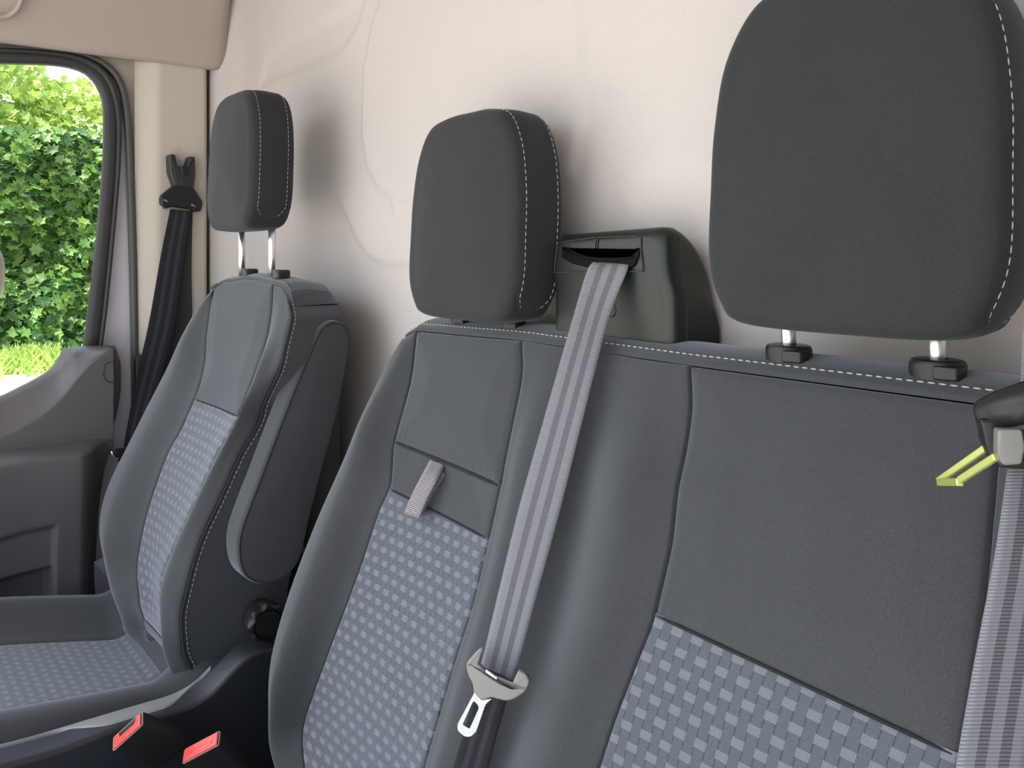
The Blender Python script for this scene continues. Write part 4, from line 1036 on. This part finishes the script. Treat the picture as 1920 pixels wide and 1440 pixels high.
# buckles
def buckle(px, py, X, ang, wpx, label, slot, lean):
    k_ = -(X) / (SY - CY * ((px - 960) / FPX)) / FPX
    c = W(px, py, X=X); R_ = Vector((CY, SY, 0)); Fv = Vector((-SY, CY, 0)); Z = Vector((0, 0, 1))
    wv = (R_ * math.cos(ang) + Z * math.sin(ang)).normalized(); ax = (R_ * lean[0] - Z * lean[1] + Fv * lean[2]); ax = (ax - wv * ax.dot(wv)).normalized()
    tv = wv.cross(ax).normalized()
    if tv.dot(Z) > 0: tv = -tv
    o = empty('seat_belt_buckle', c, label, 'buckle', 'red buttoned buckles between the seats')
    hw = wpx * k_ / 2; ht = 0.0105
    fr = (c, wv, tv, -ax)
    slab(round_poly([(-hw, -ht), (hw, -ht), (hw, ht), (-hw, ht)], 0.0035, 4), fr, -0.075, 0.0, 0.0025, 4).build('body', M['plastic_smooth'], o)
    fr = (c, wv, tv, -ax)
    rim = round_poly([(-hw * .97, -ht * .92), (hw * .97, -ht * .92), (hw * .97, ht * .92), (-hw * .97, ht * .92)], 0.003, 4)
    t = MB(); t.tube([c + wv * a + tv * b - ax * (-.0002) for a, b in rim], 0.0007, 6, closed=True); t.build('rim', M['tongue_grey'], o)
    if slot:
        b = round_poly([(-hw * .88, -ht * .75), (-hw * .55, -ht * .75), (-hw * .50, -ht * 0.05), (hw * .50, -ht * .05), (hw * .62, -ht * .75), (hw * .88, -ht * .75), (hw * .88, ht * .85), (-hw * .88, ht * .85)], 0.0015, 3)
    else: b = round_poly([(-hw * .9, -ht * .8), (hw * .9, -ht * .8), (hw * .9, ht * .85), (-hw * .9, ht * .85)], 0.002, 4)
    slab(b, fr, -0.004, 0.0022, 0.0010, 3).build('release_button', M['red'], o)
    if not slot: slab(round_poly([(-hw * .62, -ht * .05), (hw * .62, -ht * .05), (hw * .62, ht * .55), (-hw * .62, ht * .55)], .003, 4), fr, 0.0, 0.0028, .0006, 2).build('button_ridge', M['red'], o)
    s = MB(); s.tube(smooth_path([c + ax * .07, c + ax * .12, c + ax * .15 + Vector((0, 0, -.05))], 12), 0.007, 10); s.build('stalk', M['plastic'], o)
buckle(240, 1371, -1.135, math.radians(42), 76, 'red buttoned belt buckle with open slot, tilted, nearer the driver cushion', True, (.50, .70, .55))
buckle(378, 1401, -1.075, math.radians(28), 78, 'red buttoned belt buckle with plain ridge, lower right of the other one', False, (.30, .85, .45))
# clear sticker tag behind the cushion
mb = MB(); q = [W(176, 1054, X=-1.79), W(205, 1040, X=-1.77), W(214, 1100, X=-1.75), W(178, 1106, X=-1.79)]; q2 = [p + Vector((-.0008, -.0002, 0)) for p in q]
mb.add(q + q2, [(0, 1, 2, 3), (7, 6, 5, 4), (0, 4, 5, 1), (1, 5, 6, 2), (2, 6, 7, 3), (3, 7, 4, 0)])
tag(mb.build('clear_label_tag', M['tag_film'], smooth=False), 'small clear plastic label tag between the driver cushion and the door', 'tag')

# ================================================================== OUTSIDE
GZ = -0.5
def outside():
    gm, n, p = new_mat('sunlit_road'); tc = n.nodes.new('ShaderNodeTexCoord'); nz = N(n, 'ShaderNodeTexNoise', Scale=0.8, Detail=6.0); n.links.new(tc.outputs['Object'], nz.inputs['Vector'])
    c = mixc(n, math_(n, 'MULTIPLY', nz.outputs[0], 1.0), (0.50, 0.46, 0.42), (0.70, 0.67, 0.64)); n.links.new(c, p.inputs['Base Color']); p.inputs['Roughness'].default_value = .9
    mb = MB(); mb.add([(-60, -40, GZ), (40, -40, GZ), (40, 60, GZ), (-60, 60, GZ)], [(0, 1, 2, 3)]); o = mb.build('ground', gm, smooth=False, fix=False); struct(o)
    # hedge
    lm, n, p = new_mat('leaf'); oi = n.nodes.new('ShaderNodeNewGeometry')
    rp = n.nodes.new('ShaderNodeValToRGB'); rp.color_ramp.elements[0].color = (0.035, 0.105, 0.03, 1); rp.color_ramp.elements[1].color = (0.22, 0.40, 0.08, 1)
    n.links.new(oi.outputs['Random Per Island'], rp.inputs[0]); n.links.new(rp.outputs[0], p.inputs['Base Color']); p.inputs['Roughness'].default_value = .45
    tl = n.nodes.new('ShaderNodeBsdfTranslucent'); n.links.new(rp.outputs[0], tl.inputs[0]); mx = n.nodes.new('ShaderNodeMixShader'); mx.inputs[0].default_value = .35
    n.links.new(p.outputs[0], mx.inputs[1]); n.links.new(tl.outputs[0], mx.inputs[2]); n.links.new(mx.outputs[0], n.nodes['Material Output'].inputs[0])
    rnd = random.Random(3)
    HX = -16.5
    hedge = empty('leafy_hedge', (HX, 4, GZ), 'tall green leafy hedge seen through the driver window', 'hedge')
    # dark inner mass
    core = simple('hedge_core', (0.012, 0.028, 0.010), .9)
    def surf(y, z):
        return HX - 0.12 * max(0, z) ** 1.3 + 0.9 * noise.noise(Vector((y * .35, z * .4, 5))) + 0.35 * noise.noise(Vector((y * 1.2, z * 1.2, 9)))
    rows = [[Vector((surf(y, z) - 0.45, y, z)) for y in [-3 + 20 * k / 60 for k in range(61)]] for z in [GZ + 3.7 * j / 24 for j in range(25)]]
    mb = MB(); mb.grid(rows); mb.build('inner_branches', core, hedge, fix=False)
    V_, F_ = [], []
    shape = [(0, -.5), (.16, -.34), (.46, -.30), (.30, -.08), (.50, .14), (.22, .16), (0, .5), (-.22, .16), (-.50, .14), (-.30, -.08), (-.46, -.30), (-.16, -.34)]
    def leaf(c, nrm, s):
        nrm = nrm.normalized(); a = nrm.orthogonal().normalized(); a = (Matrix.Rotation(rnd.uniform(0, 6.28), 3, nrm) @ a); b = nrm.cross(a); i0 = len(V_)
        V_.append(c + nrm * (-.08 * s))
        for u, v in shape: V_.append(c + a * u * s + b * v * s + nrm * (.12 * s * (abs(u) - .2)))
        for k in range(12): F_.append((i0, i0 + 1 + k, i0 + 1 + (k + 1) % 12))
    for _ in range(14000):
        y = rnd.uniform(-3, 17) if rnd.random() < .35 else rnd.uniform(1.2, 5.0); z = GZ + 0.1 + rnd.random() * 3.9
        x = surf(y, z) + rnd.gauss(0, .14) - .1
        leaf(Vector((x, y, z)), Vector((rnd.uniform(.2, 1), rnd.uniform(-.7, .7), rnd.uniform(.0, 1.2))), rnd.uniform(.14, .27))
    mesh_obj('foliage', V_, F_, lm, hedge, False)['kind'] = 'stuff'
    # a tree crown behind, lighter
    tree = empty('tree_behind_hedge', (HX - 5, 3, GZ), 'pale green tree rising behind the hedge', 'tree')
    V_, F_ = [], []
    for _ in range(17000):
        a = rnd.uniform(0, 2 * PI); bta = math.acos(rnd.uniform(-1, 1)); r = 2.4 * rnd.uniform(.7, 1.05)
        cx_ = rnd.choice([(-1.5, 4.2), (1.8, 4.75), (4.7, 4.0), (8.5, 3.9)])
        c = Vector((HX - 5 + r * math.sin(bta) * math.cos(a), cx_[0] + r * math.sin(bta) * math.sin(a), cx_[1] - 1.1 + r * math.cos(bta)))
        leaf(c, Vector((rnd.uniform(-1, 1), rnd.uniform(-1, 1), rnd.uniform(0, 1))), rnd.uniform(.16, .3))
    lm2 = lm.copy(); lm2.name = 'pale_leaf'; r2 = [q for q in lm2.node_tree.nodes if q.type == 'VALTORGB'][0]; r2.color_ramp.elements[0].color = (.24, .38, .08, 1); r2.color_ramp.elements[1].color = (.50, .62, .16, 1)
    mesh_obj('foliage', V_, F_, lm2, tree, False)['kind'] = 'stuff'
    mb = MB(); mb.tube(smooth_path([(HX - 5, 3, GZ), (HX - 5.1, 3.1, 2), (HX - 5, 3.3, 4.5)], 10), lambda t: .22 * (1 - .5 * t), 10); mb.build('trunk', simple('bark', (.12, .08, .05), .9), tree)
    # weeds at the foot
    V_, F_ = [], []
    for _ in range(7000):
        y = rnd.uniform(-1, 8); x = HX + 1.1 + abs(rnd.gauss(0, .45)) ; h = rnd.uniform(.12, .42) * (1.0 if y < 2.7 else .5); b_ = Vector((x, y, GZ)); lv = Vector((rnd.uniform(-.2, .3), rnd.uniform(-.3, .3), 0)) ; i0 = len(V_); s_ = Vector((rnd.uniform(-.01, .01), .022, 0))
        V_ += [b_ - s_, b_ + s_, b_ + lv * .5 + Vector((0, 0, h * .6)) + s_ * .7, b_ + lv * .5 + Vector((0, 0, h * .6)) - s_ * .7, b_ + lv + Vector((0, 0, h))]; F_ += [(i0, i0 + 1, i0 + 2, i0 + 3), (i0 + 3, i0 + 2, i0 + 4)]
    g = mesh_obj('grass', V_, F_, lm2, None, False); g['kind'] = 'stuff'; tag(g, 'strip of light green grass and weeds at the foot of the hedge', 'grass')
    # wing mirror edge
    c = W(-62, 515, X=-2.28); mb = MB(); rings = []
    for k in range(17):
        a = -PI / 2 + PI * k / 16; rr = math.cos(a); rings.append([c + Vector((0.05 * math.sin(a), 0.075 * math.cos(q) * (rr * .999 + .001), 0.098 * (abs(math.sin(q)) ** .8) * (1 if math.sin(q) > 0 else -1) * (rr * .999 + .001))) for q in [2 * PI * i / 48 for i in range(48)]])
    rings_solid(rings, mb); o = mb.build('wing_mirror', M['pads']); tag(o, 'brown curved edge of the door mirror outside the driver window', 'mirror')
    mb = MB(); mb.tube(smooth_path([c + Vector((.02, .0, -.05)), c + Vector((.10, -.02, -.22)), c + Vector((.17, -.03, -.36)), (-2.03, c.y - .03, c.z - .42)], 14), .018, 12); mb.build('mirror_arm', M['plastic'], o)
outside()
